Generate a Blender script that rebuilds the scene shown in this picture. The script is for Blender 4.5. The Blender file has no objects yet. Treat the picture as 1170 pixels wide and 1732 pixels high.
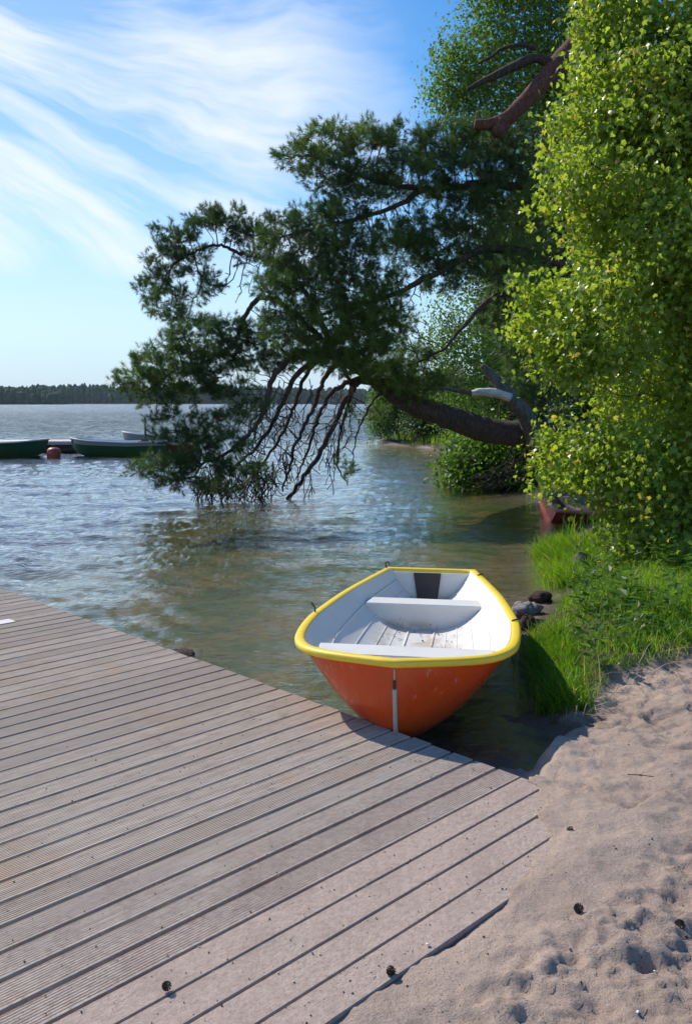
import bpy, bmesh, math, random
import numpy as np
from mathutils import Vector, Matrix

random.seed(7)
RNG = np.random.default_rng(7)
S = bpy.context.scene
C = S.collection

# ------------------------------------------------------------------ camera, sky, sun, exposure
F0, CX, CY = 1465.0, 585.0, 866.0
CAMZ = 1.62
PITCH = math.radians(7.2)
cam_d = bpy.data.cameras.new("camera")
cam = bpy.data.objects.new("camera", cam_d)
C.objects.link(cam)
cam.location = (0, 0, CAMZ)
cam.rotation_euler = (math.radians(90) - PITCH, 0, 0)
cam_d.sensor_fit = 'VERTICAL'
cam_d.sensor_height = 24.0
cam_d.lens = F0 / 1732.0 * 24.0
cam_d.clip_start = 0.05
cam_d.clip_end = 14000
S.camera = cam

SUN_EL = math.radians(43)
SUN_AZ = math.radians(-47)          # from +Y, negative = towards -X
world = bpy.data.worlds.new("World")
S.world = world
world.use_nodes = True
wt = world.node_tree
wt.nodes.clear()


class NT:
    """tiny node helper"""
    def __init__(self, tree):
        self.t = tree

    def n(self, typ, **kw):
        nd = self.t.nodes.new(typ)
        for k, v in kw.items():
            setattr(nd, k, v)
        return nd

    def link(self, a, b):
        self.t.links.new(a, b)

    def put(self, sock, v):
        if isinstance(v, bpy.types.NodeSocket):
            self.link(v, sock)
        elif v is not None:
            sock.default_value = v

    def math(self, op, a, b=None, c=None, clamp=False):
        nd = self.n('ShaderNodeMath', operation=op, use_clamp=clamp)
        self.put(nd.inputs[0], a)
        if b is not None: self.put(nd.inputs[1], b)
        if c is not None: self.put(nd.inputs[2], c)
        return nd.outputs[0]

    def noise(self, vec, scale, detail=4, rough=.5, dist=0.0):
        nd = self.n('ShaderNodeTexNoise')
        if vec is not None: self.link(vec, nd.inputs['Vector'])
        nd.inputs['Scale'].default_value = scale
        nd.inputs['Detail'].default_value = detail
        nd.inputs['Roughness'].default_value = rough
        nd.inputs['Distortion'].default_value = dist
        return nd.outputs['Fac']

    def ss(self, x, a, b, lo=0.0, hi=1.0):
        nd = self.n('ShaderNodeMapRange', interpolation_type='SMOOTHSTEP')
        self.put(nd.inputs['Value'], x)
        nd.inputs['From Min'].default_value = a
        nd.inputs['From Max'].default_value = b
        nd.inputs['To Min'].default_value = lo
        nd.inputs['To Max'].default_value = hi
        return nd.outputs[0]

    def mix(self, fac, a, b, mode='MIX'):
        nd = self.n('ShaderNodeMix', data_type='RGBA', blend_type=mode)
        self.put(nd.inputs[0], fac)
        for s, v in ((nd.inputs[6], a), (nd.inputs[7], b)):
            if isinstance(v, tuple): v = (*v[:3], 1.0)
            self.put(s, v)
        return nd.outputs[2]

    def mapping(self, vec, scale=(1, 1, 1), rot=(0, 0, 0), loc=(0, 0, 0)):
        nd = self.n('ShaderNodeMapping')
        self.link(vec, nd.inputs[0])
        nd.inputs['Scale'].default_value = scale
        nd.inputs['Rotation'].default_value = rot
        nd.inputs['Location'].default_value = loc
        return nd.outputs[0]

    def comb(self, x, y, z):
        nd = self.n('ShaderNodeCombineXYZ')
        for i, v in enumerate((x, y, z)): self.put(nd.inputs[i], v)
        return nd.outputs[0]

    def bump(self, h, strength=1.0, dist=0.01, normal=None):
        nd = self.n('ShaderNodeBump')
        self.link(h, nd.inputs['Height'])
        nd.inputs['Strength'].default_value = strength
        nd.inputs['Distance'].default_value = dist
        if normal is not None: self.link(normal, nd.inputs['Normal'])
        return nd.outputs[0]


w = NT(wt)
sky = w.n('ShaderNodeTexSky', sky_type='NISHITA')
sky.sun_disc = False
sky.sun_elevation = SUN_EL
sky.sun_rotation = SUN_AZ
sky.altitude = 0
sky.air_density = 1.0
sky.dust_density = 0.2
sky.ozone_density = 2.5
hs = w.n('ShaderNodeHueSaturation')
hs.inputs['Saturation'].default_value = 1.42
w.link(sky.outputs[0], hs.inputs['Color'])
tc = w.n('ShaderNodeTexCoord')
sp = w.n('ShaderNodeSeparateXYZ')
w.link(tc.outputs['Generated'], sp.inputs[0])
az = w.math('ARCTAN2', sp.outputs[0], sp.outputs[1])
el = w.math('ARCSINE', sp.outputs[2])
# cirrus: streaks fanning out from a point above and left of the view
dx_ = w.math('ADD', az, .60)
dy_ = w.math('SUBTRACT', .40, el)
phi_ = w.math('ARCTAN2', dy_, dx_)
rad_ = w.math('SQRT', w.math('ADD', w.math('MULTIPLY', dx_, dx_), w.math('MULTIPLY', dy_, dy_)))
warp = w.noise(w.comb(w.math('MULTIPLY', az, 1.0), w.math('MULTIPLY', el, 1.5), 2.3), 4.2, 3, .55)
warp2 = w.noise(w.comb(az, el, 7.3), 13.0, 3, .55)
pw_ = w.math('ADD', phi_, w.math('MULTIPLY', w.math('SUBTRACT', warp, .5), .17))
pw_ = w.math('ADD', pw_, w.math('MULTIPLY', w.math('SUBTRACT', warp2, .5), .03))
n_big = w.noise(w.comb(w.math('MULTIPLY', rad_, 4.0), w.math('MULTIPLY', pw_, 7.0), .7), 1.1, 4, .55, 0)
n_fine = w.noise(w.comb(w.math('MULTIPLY', rad_, 6.0), w.math('MULTIPLY', pw_, 22.0), 5.1), 1.5, 8, .62, 0)
n_puff = w.noise(w.comb(az, w.math('MULTIPLY', el, 1.6), 1.1), 9.0, 6, .6, 0)


def band(v0, wid, gain):
    d = w.math('ABSOLUTE', w.math('SUBTRACT', pw_, v0))
    return w.math('MULTIPLY', w.ss(d, wid, wid * .15), gain)


base = w.math('ADD', w.math('ADD', band(.17, .24, 1.0), band(.405, .07, .6)), w.math('ADD', band(.585, .15, 1.0), w.math('ADD', band(.80, .20, .95), band(-.16, .22, .55))))
dens = w.math('MULTIPLY', base, .62)
dens = w.math('ADD', dens, w.math('MULTIPLY', w.ss(n_big, .30, .70), .46))
dens = w.math('ADD', dens, w.math('MULTIPLY', w.math('SUBTRACT', n_fine, .5), .62))
dens = w.math('ADD', dens, w.math('MULTIPLY', w.math('SUBTRACT', n_puff, .5), .22))
azw = w.math('ADD', az, w.math('MULTIPLY', w.math('SUBTRACT', n_big, .5), .22))
mask = w.math('MULTIPLY', w.ss(el, .105, .165), w.ss(azw, .12, -.06))
cl = w.math('MULTIPLY', w.ss(dens, -.02, 1.25), mask, clamp=True)
veil = w.math('MULTIPLY', w.math('MULTIPLY', w.ss(el, .02, .10), w.ss(el, .62, .36)), w.ss(azw, .30, -.25, 0, .26))
cl = w.math('MULTIPLY', w.math('MAXIMUM', cl, veil), .93)
# pale blue lake haze towards the horizon in place of the model's yellow one
hz = w.ss(el, .27, -.02, 0, .85)
skyb = w.mix(hz, hs.outputs[0], (3.0, 4.4, 5.8))
skyc = w.mix(cl, skyb, (6.1, 6.4, 7.1))
bg = w.n('ShaderNodeBackground')
bg.inputs['Strength'].default_value = 0.132
w.link(skyc, bg.inputs['Color'])
wo = w.n('ShaderNodeOutputWorld')
w.link(bg.outputs[0], wo.inputs['Surface'])

sun_d = bpy.data.lights.new("sun", 'SUN')
sun_d.energy = 4.1
sun_d.angle = math.radians(0.6)
sun_d.color = (1.0, 0.92, 0.80)
sun = bpy.data.objects.new("sun", sun_d)
C.objects.link(sun)
tosun = Vector((math.sin(SUN_AZ) * math.cos(SUN_EL), math.cos(SUN_AZ) * math.cos(SUN_EL), math.sin(SUN_EL)))
sun.rotation_euler = tosun.to_track_quat('Z', 'Y').to_euler()
sun.location = (-20, 20, 30)

S.view_settings.view_transform = 'Standard'
S.view_settings.look = 'None'
S.view_settings.exposure = 0.3
S.view_settings.gamma = 1.0
S.view_settings.use_curve_mapping = False
S.render.engine = 'CYCLES'
S.cycles.max_bounces = 8
S.cycles.transparent_max_bounces = 12
S.cycles.caustics_reflective = False
S.cycles.caustics_refractive = False
S.cycles.sample_clamp_direct = 5.0
S.cycles.sample_clamp_indirect = 4.0
try:
    S.cycles.use_denoising = True
    S.cycles.denoising_prefilter = 'ACCURATE'
except Exception:
    pass

WATER_Z = -0.17
SINP, COSP = math.sin(PITCH), math.cos(PITCH)


def at(px, py, Y):
    """photo pixel + forward distance -> world point (used to read positions off the photograph)"""
    uu, vv_ = px - CX, py - CY
    D = F0 * SINP + vv_ * COSP
    Fw = F0 * COSP - vv_ * SINP
    return Vector((uu * Y / Fw, Y, CAMZ - Y * D / Fw))


# ------------------------------------------------------------------ helpers
def tag(o, label=None, cat=None, group=None, kind=None):
    if label: o['label'] = label
    if cat: o['category'] = cat
    if group: o['group'] = group
    if kind: o['kind'] = kind
    return o


def empty(name, loc=(0, 0, 0), rz=0.0):
    o = bpy.data.objects.new(name, None)
    C.objects.link(o)
    o.location = loc
    o.rotation_euler = (0, 0, rz)
    o.empty_display_size = .2
    return o


def np_mesh(name, V, F, smooth=False, var=None):
    """F: (M,3) or (M,4) int array, or list of such arrays"""
    me = bpy.data.meshes.new(name)
    V = np.ascontiguousarray(V, dtype=np.float32)
    Fs = F if isinstance(F, list) else [F]
    Fs = [np.ascontiguousarray(f, dtype=np.int32) for f in Fs if len(f)]
    me.vertices.add(len(V))
    me.vertices.foreach_set('co', V.ravel())
    nl = sum(f.size for f in Fs)
    nf = sum(len(f) for f in Fs)
    me.loops.add(nl)
    me.loops.foreach_set('vertex_index', np.concatenate([f.ravel() for f in Fs]))
    me.polygons.add(nf)
    sizes = np.concatenate([np.full(len(f), f.shape[1], dtype=np.int32) for f in Fs])
    starts = np.concatenate([[0], np.cumsum(sizes)[:-1]]).astype(np.int32)
    me.polygons.foreach_set('loop_start', starts)
    me.polygons.foreach_set('use_smooth', np.full(nf, smooth, dtype=bool))
    if var is not None:
        a = me.attributes.new('var', 'FLOAT', 'FACE')
        a.data.foreach_set('value', np.ascontiguousarray(var, dtype=np.float32))
    me.update(calc_edges=True)
    return me


def link(name, me, mat=None, parent=None, loc=None):
    o = bpy.data.objects.new(name, me)
    C.objects.link(o)
    if mat is not None and len(me.materials) == 0:
        me.materials.append(mat)
    if parent is not None: o.parent = parent
    if loc is not None: o.location = loc
    return o


def vhash(ix, iy, seed):
    h = (ix.astype(np.int64) * 374761393 + iy.astype(np.int64) * 668265263 + seed * 974634777) & 0x7fffffff
    h = ((h ^ (h >> 13)) * 1274126177) & 0x7fffffff
    return ((h ^ (h >> 16)) & 0xffff) / 65535.0


def vnoise(x, y, seed=0):
    ix, iy = np.floor(x), np.floor(y)
    fx, fy = x - ix, y - iy
    fx = fx * fx * fx * (fx * (fx * 6 - 15) + 10)
    fy = fy * fy * fy * (fy * (fy * 6 - 15) + 10)
    a = vhash(ix, iy, seed); b = vhash(ix + 1, iy, seed)
    c = vhash(ix, iy + 1, seed); d = vhash(ix + 1, iy + 1, seed)
    return (a * (1 - fx) + b * fx) * (1 - fy) + (c * (1 - fx) + d * fx) * fy - .5


def fbm(x, y, octv=4, seed=0, gain=.5):
    s, a = 0, 1.0
    for i in range(octv):
        s = s + a * vnoise(x * 2 ** i + 17.3 * i, y * 2 ** i - 9.1 * i, seed + i)
        a *= gain
    return s


def sstep(x, a, b):
    t = np.clip((x - a) / (b - a), 0, 1)
    return t * t * (3 - 2 * t)


def box_mesh(name, sx, sy, sz, bev=0.0, segs=2, off=(0, 0, 0)):
    bm = bmesh.new()
    bmesh.ops.create_cube(bm, size=1)
    for vt in bm.verts:
        vt.co = Vector((vt.co.x * sx + off[0], vt.co.y * sy + off[1], vt.co.z * sz + off[2]))
    if bev > 0:
        bmesh.ops.bevel(bm, geom=list(bm.edges), offset=bev, segments=segs, affect='EDGES', clamp_overlap=True)
    me = bpy.data.meshes.new(name)
    bm.to_mesh(me); bm.free()
    return me


def frames(P):
    """parallel-ish frames along a polyline"""
    P = np.asarray(P, float)
    T = np.gradient(P, axis=0)
    T /= np.linalg.norm(T, axis=1)[:, None] + 1e-9
    up = np.array([0.0, 0.0, 1.0])
    if abs(T[0] @ up) > .9: up = np.array([1.0, 0, 0])
    N = np.zeros_like(P); B = np.zeros_like(P)
    n = up - T[0] * (up @ T[0]); n /= np.linalg.norm(n)
    for i in range(len(P)):
        n = n - T[i] * (n @ T[i]); n /= np.linalg.norm(n) + 1e-9
        N[i] = n; B[i] = np.cross(T[i], n)
    return T, N, B


def smooth_path(P, sub=6):
    P = np.asarray(P, float)
    Q = np.vstack([2 * P[0] - P[1], P, 2 * P[-1] - P[-2]])
    out = []
    for i in range(1, len(Q) - 2):
        p0, p1, p2, p3 = Q[i - 1], Q[i], Q[i + 1], Q[i + 2]
        for k in range(sub):
            t = k / sub
            out.append(.5 * ((2 * p1) + (-p0 + p2) * t + (2 * p0 - 5 * p1 + 4 * p2 - p3) * t * t + (-p0 + 3 * p1 - 3 * p2 + p3) * t ** 3))
    out.append(P[-1])
    return np.array(out)


def tube_mesh(name, P, R, sides=8, rough=0.0, cap=True, seed=0):
    P = np.asarray(P, float)
    R = np.broadcast_to(np.asarray(R, float), (len(P),))
    T, N, B = frames(P)
    a = np.linspace(0, 2 * np.pi, sides, endpoint=False)
    rr = np.ones((len(P), sides))
    if rough > 0:
        L = np.concatenate([[0], np.cumsum(np.linalg.norm(np.diff(P, axis=0), axis=1))])
        rr = 1 + rough * (fbm(np.cos(a)[None] * 1.6 + L[:, None] / (R.max() * 2.2), np.sin(a)[None] * 1.6 + 3 + L[:, None] * .3, 4, seed)) * 2
    V = P[:, None] + (np.cos(a)[None, :, None] * N[:, None] + np.sin(a)[None, :, None] * B[:, None]) * (R[:, None] * rr)[:, :, None]
    n, m = len(P), sides
    i, j = np.meshgrid(np.arange(n - 1), np.arange(m), indexing='ij')
    Fq = np.stack([i * m + j, i * m + (j + 1) % m, (i + 1) * m + (j + 1) % m, (i + 1) * m + j], -1).reshape(-1, 4)
    V = V.reshape(-1, 3)
    Fl = [Fq]
    if cap:
        V = np.vstack([V, P[0], P[-1]])
        k = np.arange(m)
        Fl.append(np.stack([np.full(m, len(V) - 2), (k + 1) % m, k], -1))
        Fl.append(np.stack([np.full(m, len(V) - 1), (n - 1) * m + k, (n - 1) * m + (k + 1) % m], -1))
    return np_mesh(name, V, Fl, smooth=True)


def prisms(P0, P1, R0, R1, sides=4):
    """many thin tapered twigs as one vertex/face set"""
    P0, P1 = np.asarray(P0, float), np.asarray(P1, float)
    T = P1 - P0
    T /= np.linalg.norm(T, axis=1)[:, None] + 1e-9
    P1 = P1 + T * (R1 * .5)[:, None]
    A = np.where(np.abs(T[:, 2:3]) > .9, np.array([[1.0, 0, 0]]), np.array([[0, 0, 1.0]]))
    N = np.cross(T, A); N /= np.linalg.norm(N, axis=1)[:, None] + 1e-9
    B = np.cross(T, N)
    a = np.linspace(0, 2 * np.pi, sides, endpoint=False)
    ring = np.cos(a)[None, :, None] * N[:, None] + np.sin(a)[None, :, None] * B[:, None]
    V = np.concatenate([P0[:, None] + ring * R0[:, None, None], P1[:, None] + ring * R1[:, None, None]], 1)
    n = len(P0)
    j = np.arange(sides)
    f = np.stack([j, (j + 1) % sides, sides + (j + 1) % sides, sides + j], -1)
    Fq = (np.arange(n)[:, None, None] * 2 * sides + f[None]).reshape(-1, 4)
    return V.reshape(-1, 3), Fq


def norm(a):
    return a / (np.linalg.norm(a, axis=-1, keepdims=True) + 1e-9)


def scatter(tv, tf, P, T, N, Sc):
    """copy a small template (x side, y along, z normal) to many places"""
    T = norm(T)
    N = norm(N - T * np.sum(N * T, -1, keepdims=True))
    B = np.cross(T, N)
    Sc = np.broadcast_to(Sc, (len(P),))
    V = P[:, None] + Sc[:, None, None] * (tv[None, :, 0:1] * B[:, None] + tv[None, :, 1:2] * T[:, None] + tv[None, :, 2:3] * N[:, None])
    Fq = (np.arange(len(P))[:, None, None] * len(tv) + tf[None]).reshape(-1, tf.shape[1])
    return V.reshape(-1, 3), Fq


# ------------------------------------------------------------------ materials
def new_mat(name):
    m = bpy.data.materials.new(name)
    m.use_nodes = True
    m.node_tree.nodes.clear()
    t = NT(m.node_tree)
    out = t.n('ShaderNodeOutputMaterial')
    return m, t, out


def bsdf(t, color, rough=.6, spec=.5, metal=0.0, normal=None, coat=0.0):
    b = t.n('ShaderNodeBsdfPrincipled')
    if isinstance(color, tuple): color = (*color[:3], 1.0)
    t.put(b.inputs['Base Color'], color)
    t.put(b.inputs['Roughness'], rough)
    t.put(b.inputs['Specular IOR Level'], spec)
    b.inputs['Metallic'].default_value = metal
    if coat: b.inputs['Coat Weight'].default_value = coat; b.inputs['Coat Roughness'].default_value = .12
    if normal is not None: t.link(normal, b.inputs['Normal'])
    return b


def paint(name, col, rough=.35, wear=(.3, .28, .25), amount=.25, scale=6, coat=0.0, bumpd=.0015, stain=None):
    m, t, out = new_mat(name)
    tc_ = t.n('ShaderNodeTexCoord').outputs['Object']
    n1 = t.noise(tc_, scale, 6, .62)
    n2 = t.noise(t.mapping(tc_, (1.2, 1.2, 7)), scale * 2.3, 6, .7)
    c = t.mix(t.ss(n1, .35, .75, 0, .35), col, tuple(x * .72 for x in col))
    c = t.mix(t.math('MULTIPLY', t.ss(n2, .62, .72), amount), c, wear)
    if stain: c = t.mix(t.math('MULTIPLY', t.ss(t.noise(tc_, 3.1, 5, .6), .5, .75), .6), c, stain)
    rg = t.ss(n1, .3, .7, rough * .8, rough * 1.35)
    b = bsdf(t, c, rg, .5, normal=t.bump(t.noise(tc_, scale * 14, 4, .6), .35, bumpd), coat=coat)
    t.link(b.outputs[0], out.inputs[0])
    return m


def leaf_mat(name, c0, c1, c2=None, trans=.45, rough=.42, tcol=None, spec=.5):
    """c0..c1 leaf-to-leaf variation (attribute var), c2 a few odd leaves"""
    m, t, out = new_mat(name)
    at_ = t.n('ShaderNodeAttribute', attribute_name='var')
    vf = at_.outputs['Fac']
    c = t.mix(vf, c0, c1)
    if c2: c = t.mix(t.ss(vf, .90, .97), c, c2)
    b = bsdf(t, c, rough, spec)
    tr = t.n('ShaderNodeBsdfTranslucent')
    k = tcol or (1.5, 1.7, .8)
    mm = t.n('ShaderNodeMix', data_type='RGBA', blend_type='MULTIPLY')
    mm.inputs[0].default_value = 1.0
    t.link(c, mm.inputs[6]); mm.inputs[7].default_value = (*k, 1)
    t.link(mm.outputs[2], tr.inputs['Color'])
    ms = t.n('ShaderNodeMixShader')
    ms.inputs[0].default_value = trans
    t.link(b.outputs[0], ms.inputs[1]); t.link(tr.outputs[0], ms.inputs[2])
    t.link(ms.outputs[0], out.inputs[0])
    return m


def bark_mat(name, c0, c1, scale=9, depth=.02, stretch=(1, 1, .3), moss=None):
    m, t, out = new_mat(name)
    tc_ = t.n('ShaderNodeTexCoord').outputs['Object']
    mp = t.mapping(tc_, stretch)
    wn = t.n('ShaderNodeTexNoise'); t.link(mp, wn.inputs['Vector']); wn.inputs['Scale'].default_value = scale * .8; wn.inputs['Detail'].default_value = 5
    wv = t.n('ShaderNodeVectorMath', operation='MULTIPLY_ADD'); t.link(wn.outputs['Color'], wv.inputs[0]); wv.inputs[1].default_value = (1.6 / scale,) * 3; t.link(mp, wv.inputs[2])
    vo = t.n('ShaderNodeTexVoronoi', feature='DISTANCE_TO_EDGE')
    t.link(wv.outputs[0], vo.inputs['Vector']); vo.inputs['Scale'].default_value = scale * 1.9
    n1 = t.noise(mp, scale * 1.5, 7, .65)
    e = t.ss(vo.outputs['Distance'], 0, .18)
    h = t.math('ADD', t.math('MULTIPLY', e, .6), n1)
    c = t.mix(t.ss(n1, .3, .7), c0, c1)
    c = t.mix(t.ss(vo.outputs['Distance'], .10, 0.0, 0, .7), c, tuple(x * .55 for x in c0))
    if moss: c = t.mix(t.math('MULTIPLY', t.ss(t.noise(tc_, 2.5, 5, .6), .5, .65), .6), c, moss)
    b = bsdf(t, c, .85, .2, normal=t.bump(h, .9, depth))
    t.link(b.outputs[0], out.inputs[0])
    return m


M_PINE_BARK = bark_mat('pine_bark', (.07, .05, .042), (.14, .105, .095), scale=13, depth=.014)
M_PINE_RED = bark_mat('pine_red_bark', (.10, .04, .028), (.18, .085, .06), scale=16, depth=.008)
M_GREY_BARK = bark_mat('grey_bark', (.10, .095, .09), (.22, .21, .20), scale=14, depth=.01)
M_DARK_BARK = bark_mat('dark_bark', (.035, .03, .025), (.09, .075, .06), scale=14, depth=.01)
M_BIRCH_BARK = bark_mat('birch_bark', (.55, .53, .5), (.75, .74, .72), scale=4, depth=.004, stretch=(.4, .4, 3))
M_NEEDLE = leaf_mat('pine_needles', (.052, .10, .038), (.16, .24, .055), trans=.3, rough=.5, tcol=(1.3, 1.5, .8), spec=.3)
M_MAPLE = leaf_mat('maple_leaves', (.15, .245, .035), (.29, .40, .065), (.38, .34, .09), trans=.60, rough=.32, tcol=(1.75, 1.6, .8))
M_BIRCH = leaf_mat('birch_leaves', (.085, .155, .04), (.18, .27, .07), trans=.45, rough=.65, spec=.25)
M_BUSH = leaf_mat('bush_leaves', (.065, .14, .02), (.12, .21, .028), trans=.5, rough=.45, tcol=(1.6, 1.7, .7))
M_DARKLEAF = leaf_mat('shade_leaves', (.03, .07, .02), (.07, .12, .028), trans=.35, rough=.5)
M_GRASS = leaf_mat('grass_blades', (.10, .21, .014), (.22, .36, .03), (.36, .30, .13), trans=.5, rough=.4, tcol=(1.5, 1.6, .6))

# far forest
M_FAR, t, out = new_mat('far_forest')
gm = t.n('ShaderNodeNewGeometry')
nf = t.noise(t.mapping(gm.outputs['Position'], (1, 1, 1.6)), .12, 8, .7)
b = bsdf(t, t.mix(t.ss(nf, .35, .65), (.03, .06, .03), (.08, .13, .055)), .9, .1)
t.link(b.outputs[0], out.inputs[0])


# ------------------------------------------------------------------ deck frame of reference
EV = np.array([.714, .700])       # along the planks
NV = np.array([-.700, .714])      # across the planks, away from the beach
EDGE = 3.07                       # plank ends
DECK_R = math.atan2(EV[1], EV[0])


def dk(e, n, z=0.0):
    return Vector((EV[0] * e + NV[0] * n, EV[1] * e + NV[1] * n, z))


# ------------------------------------------------------------------ ground
SHORE = np.array([(-4600, -300), (-80, -5), (-12, 1.2), (-4, 2.9), (-1, 3.7), (.3, 4.0), (.62, 4.05), (.88, 4.12), (1.1, 4.42), (1.22, 4.8), (1.27, 5.3), (1.33, 5.7), (1.45, 6.3), (1.62, 7.0),
                  (1.9, 7.6), (2.25, 8.3), (2.4, 9.2), (2.5, 10.2), (3.0, 11.8), (4.4, 12.6), (5.0, 13.6), (4.6, 14.6), (3.9, 15.6), (3.6, 17), (3.6, 19), (3.9, 24), (4.0, 30),
                  (3.4, 34), (2.0, 37.5), (1.3, 39.5), (1.5, 42), (3, 46), (12, 60), (80, 120), (4600, 1400), (4600, -4600), (-4600, -4600)], float)


def land_dist(X, Y):
    """signed distance to the shoreline, positive on land"""
    sh = X.shape
    x, y = X.ravel(), Y.ravel()
    d = np.full(x.shape, 1e9)
    inside = np.zeros(x.shape, bool)
    n = len(SHORE)
    for i in range(n):
        a, b_ = SHORE[i], SHORE[(i + 1) % n]
        ab = b_ - a
        tt = np.clip(((x - a[0]) * ab[0] + (y - a[1]) * ab[1]) / (ab @ ab), 0, 1)
        if i < n - 3:
            d = np.minimum(d, np.hypot(x - a[0] - tt * ab[0], y - a[1] - tt * ab[1]))
        cond = ((a[1] > y) != (b_[1] > y)) & (x < (b_[0] - a[0]) * (y - a[1]) / (b_[1] - a[1] + 1e-12) + a[0])
        inside ^= cond
    return np.where(inside, d, -d).reshape(sh)


GL = np.array([(.3, 20), (1.1, 4.75), (1.22, 4.62), (1.45, 4.85), (1.67, 5.05), (2.1, 5.2), (3.2, 5.25), (5, 5.3), (40, 5.6)])


def grass_amt(X, Y):
    gy = np.interp(X, GL[:, 0], GL[:, 1])
    return sstep(Y - gy, -.05, .2)


FOOT = []
for _ in range(520):
    fx, fy = random.uniform(-.1, 4.6), random.uniform(1.3, 5.2)
    FOOT.append((fx, fy, random.uniform(0, math.pi), random.uniform(.03, .10), random.uniform(.025, .05), random.uniform(.005, .015)))
# a few pressed hollows read off the photograph
for px, py, s_ in ((1050, 1340, 1.2), (1095, 1395, 1.2), (1080, 1380, .9), (1110, 1410, 1.3), (945, 1320, .8), (935, 1450, .8), (960, 1370, .7), (1140, 1280, 1.0), (1000, 1450, .7), (720, 1650, .9), (1035, 1575, .7), (1120, 1340, 1.0), (1150, 1440, 1.2), (880, 1640, .9), (870, 1700, 1.1)):
    uu, v2 = px - CX, py - CY
    Yg = 1.64 * (F0 * COSP - v2 * SINP) / (F0 * SINP + v2 * COSP)
    FOOT.append((uu * Yg / (F0 * COSP - v2 * SINP), Yg, random.uniform(-.4, .6), .09 * s_, .045 * s_, .020 * s_))


def ground_h(X, Y, detail=True):
    d = land_dist(X, Y)
    dn = d + (.10 * fbm(X * 1.6, Y * 1.6, 3, 3) if detail else 0)
    sand = WATER_Z + .168 * (1 - np.exp(-np.clip(dn, 0, None) / .38)) + .012 * np.clip(d - 1.0, 0, 6)
    g = grass_amt(X, Y)
    bank = g * .10 * sstep(d, .0, .5)
    far = .35 * sstep(d, 2, 14) * sstep(Y, 8, 16)
    land = sand + bank + far
    bed = WATER_Z - .11 * np.clip(-dn, 0, 2.2) - .07 * np.clip(-dn - 2.2, 0, 3.5) - .22 * np.clip(-dn - 5.7, 0, 30)
    bed = np.maximum(bed, -3.4)
    h = np.where(dn > 0, land, bed)
    if detail:
        near = sstep(-X, -9, -4) * sstep(-Y, -14, -7)
        rel = .040 * fbm(X * 1.7, Y * 2.1, 3, 11) + .042 * fbm(X * 4.2, Y * 6.5, 3, 21) + .032 * fbm(X * 9, Y * 12, 5, 31, .66) + .022 * (.25 - np.abs(vnoise(X * 7 + .5, Y * 9, 35)))
        h = h + near * rel * np.where(dn > 0, 1 - .4 * g, .7)
    return h, d, g


def make_axis(segs, far):
    out = [segs[0][0]]
    for a, b_, st in segs:
        n = max(1, int(round((b_ - a) / st)))
        out += list(np.linspace(a, b_, n + 1)[1:])
    st = segs[-1][2]; x = out[-1]
    while x < far:
        st *= 1.22; x += st; out.append(x)
    st = segs[0][2]; x = out[0]
    pre = []
    while x > -far:
        st *= 1.22; x -= st; pre.append(x)
    return np.array(pre[::-1] + out)


gx = make_axis([(-1.2, -.25, .03), (-.25, 1.7, .0112), (1.7, 3.4, .018), (3.4, 5, .05)], 4600)
gy = make_axis([(1.3, 1.75, .02), (1.75, 3.3, .0105), (3.3, 5.6, .014), (5.6, 10, .045), (10, 20, .15)], 4600)
GX, GY = np.meshgrid(gx, gy, indexing='ij')
H, DL, GR = ground_h(GX, GY)
for (fx, fy, fa, fl, fw, fd) in FOOT:
    i0, i1 = np.searchsorted(gx, [fx - .35, fx + .35]); j0, j1 = np.searchsorted(gy, [fy - .35, fy + .35])
    sx, sy = GX[i0:i1, j0:j1] - fx, GY[i0:i1, j0:j1] - fy
    a_ = sx * math.cos(fa) + sy * math.sin(fa); b__ = -sx * math.sin(fa) + sy * math.cos(fa)
    r = np.sqrt((a_ / fl) ** 2 + (b__ / fw) ** 2) + .35 * fbm(sx * 14 + fx * 7, sy * 14, 2, 5)
    H[i0:i1, j0:j1] += (-fd * np.exp(-np.clip(r, 0, 9) ** 2) + fd * .42 * np.exp(-((r - 1.45) / .42) ** 2)) * (1 - .8 * GR[i0:i1, j0:j1])
EE = GX * EV[0] + GY * EV[1]
NN = GX * NV[0] + GY * NV[1]
# sand drifted over the beach corner of the deck
cover = EE - np.interp(NN, [1.3, 1.45, 1.533, 1.662, 1.80, 1.93, 2.05, 2.1], [2.0, 2.15, 2.32, 2.66, 2.86, 3.03, 3.14, 9]) + .16 * fbm(GX * 7, GY * 7, 3, 41)
on_deck = (NN > 1.539) & (EE < EDGE + .005)
drift = sstep(cover, -.02, .22) * sstep(2.02 - NN, -.03, .10)
Hd = .004 + .020 * sstep(cover, .0, .35) + .010 * fbm(GX * 7, GY * 9, 3, 51) + .012 * fbm(GX * 13, GY * 15, 4, 61, .6)
deckfloor = np.minimum(H, -.145)
keep = sstep(cover, -.05, .02) * sstep(2.04 - NN, -.03, .05)
H = np.where(on_deck, deckfloor + (Hd - deckfloor) * np.where(keep > .5, 1.0, 0.0), H)
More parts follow.
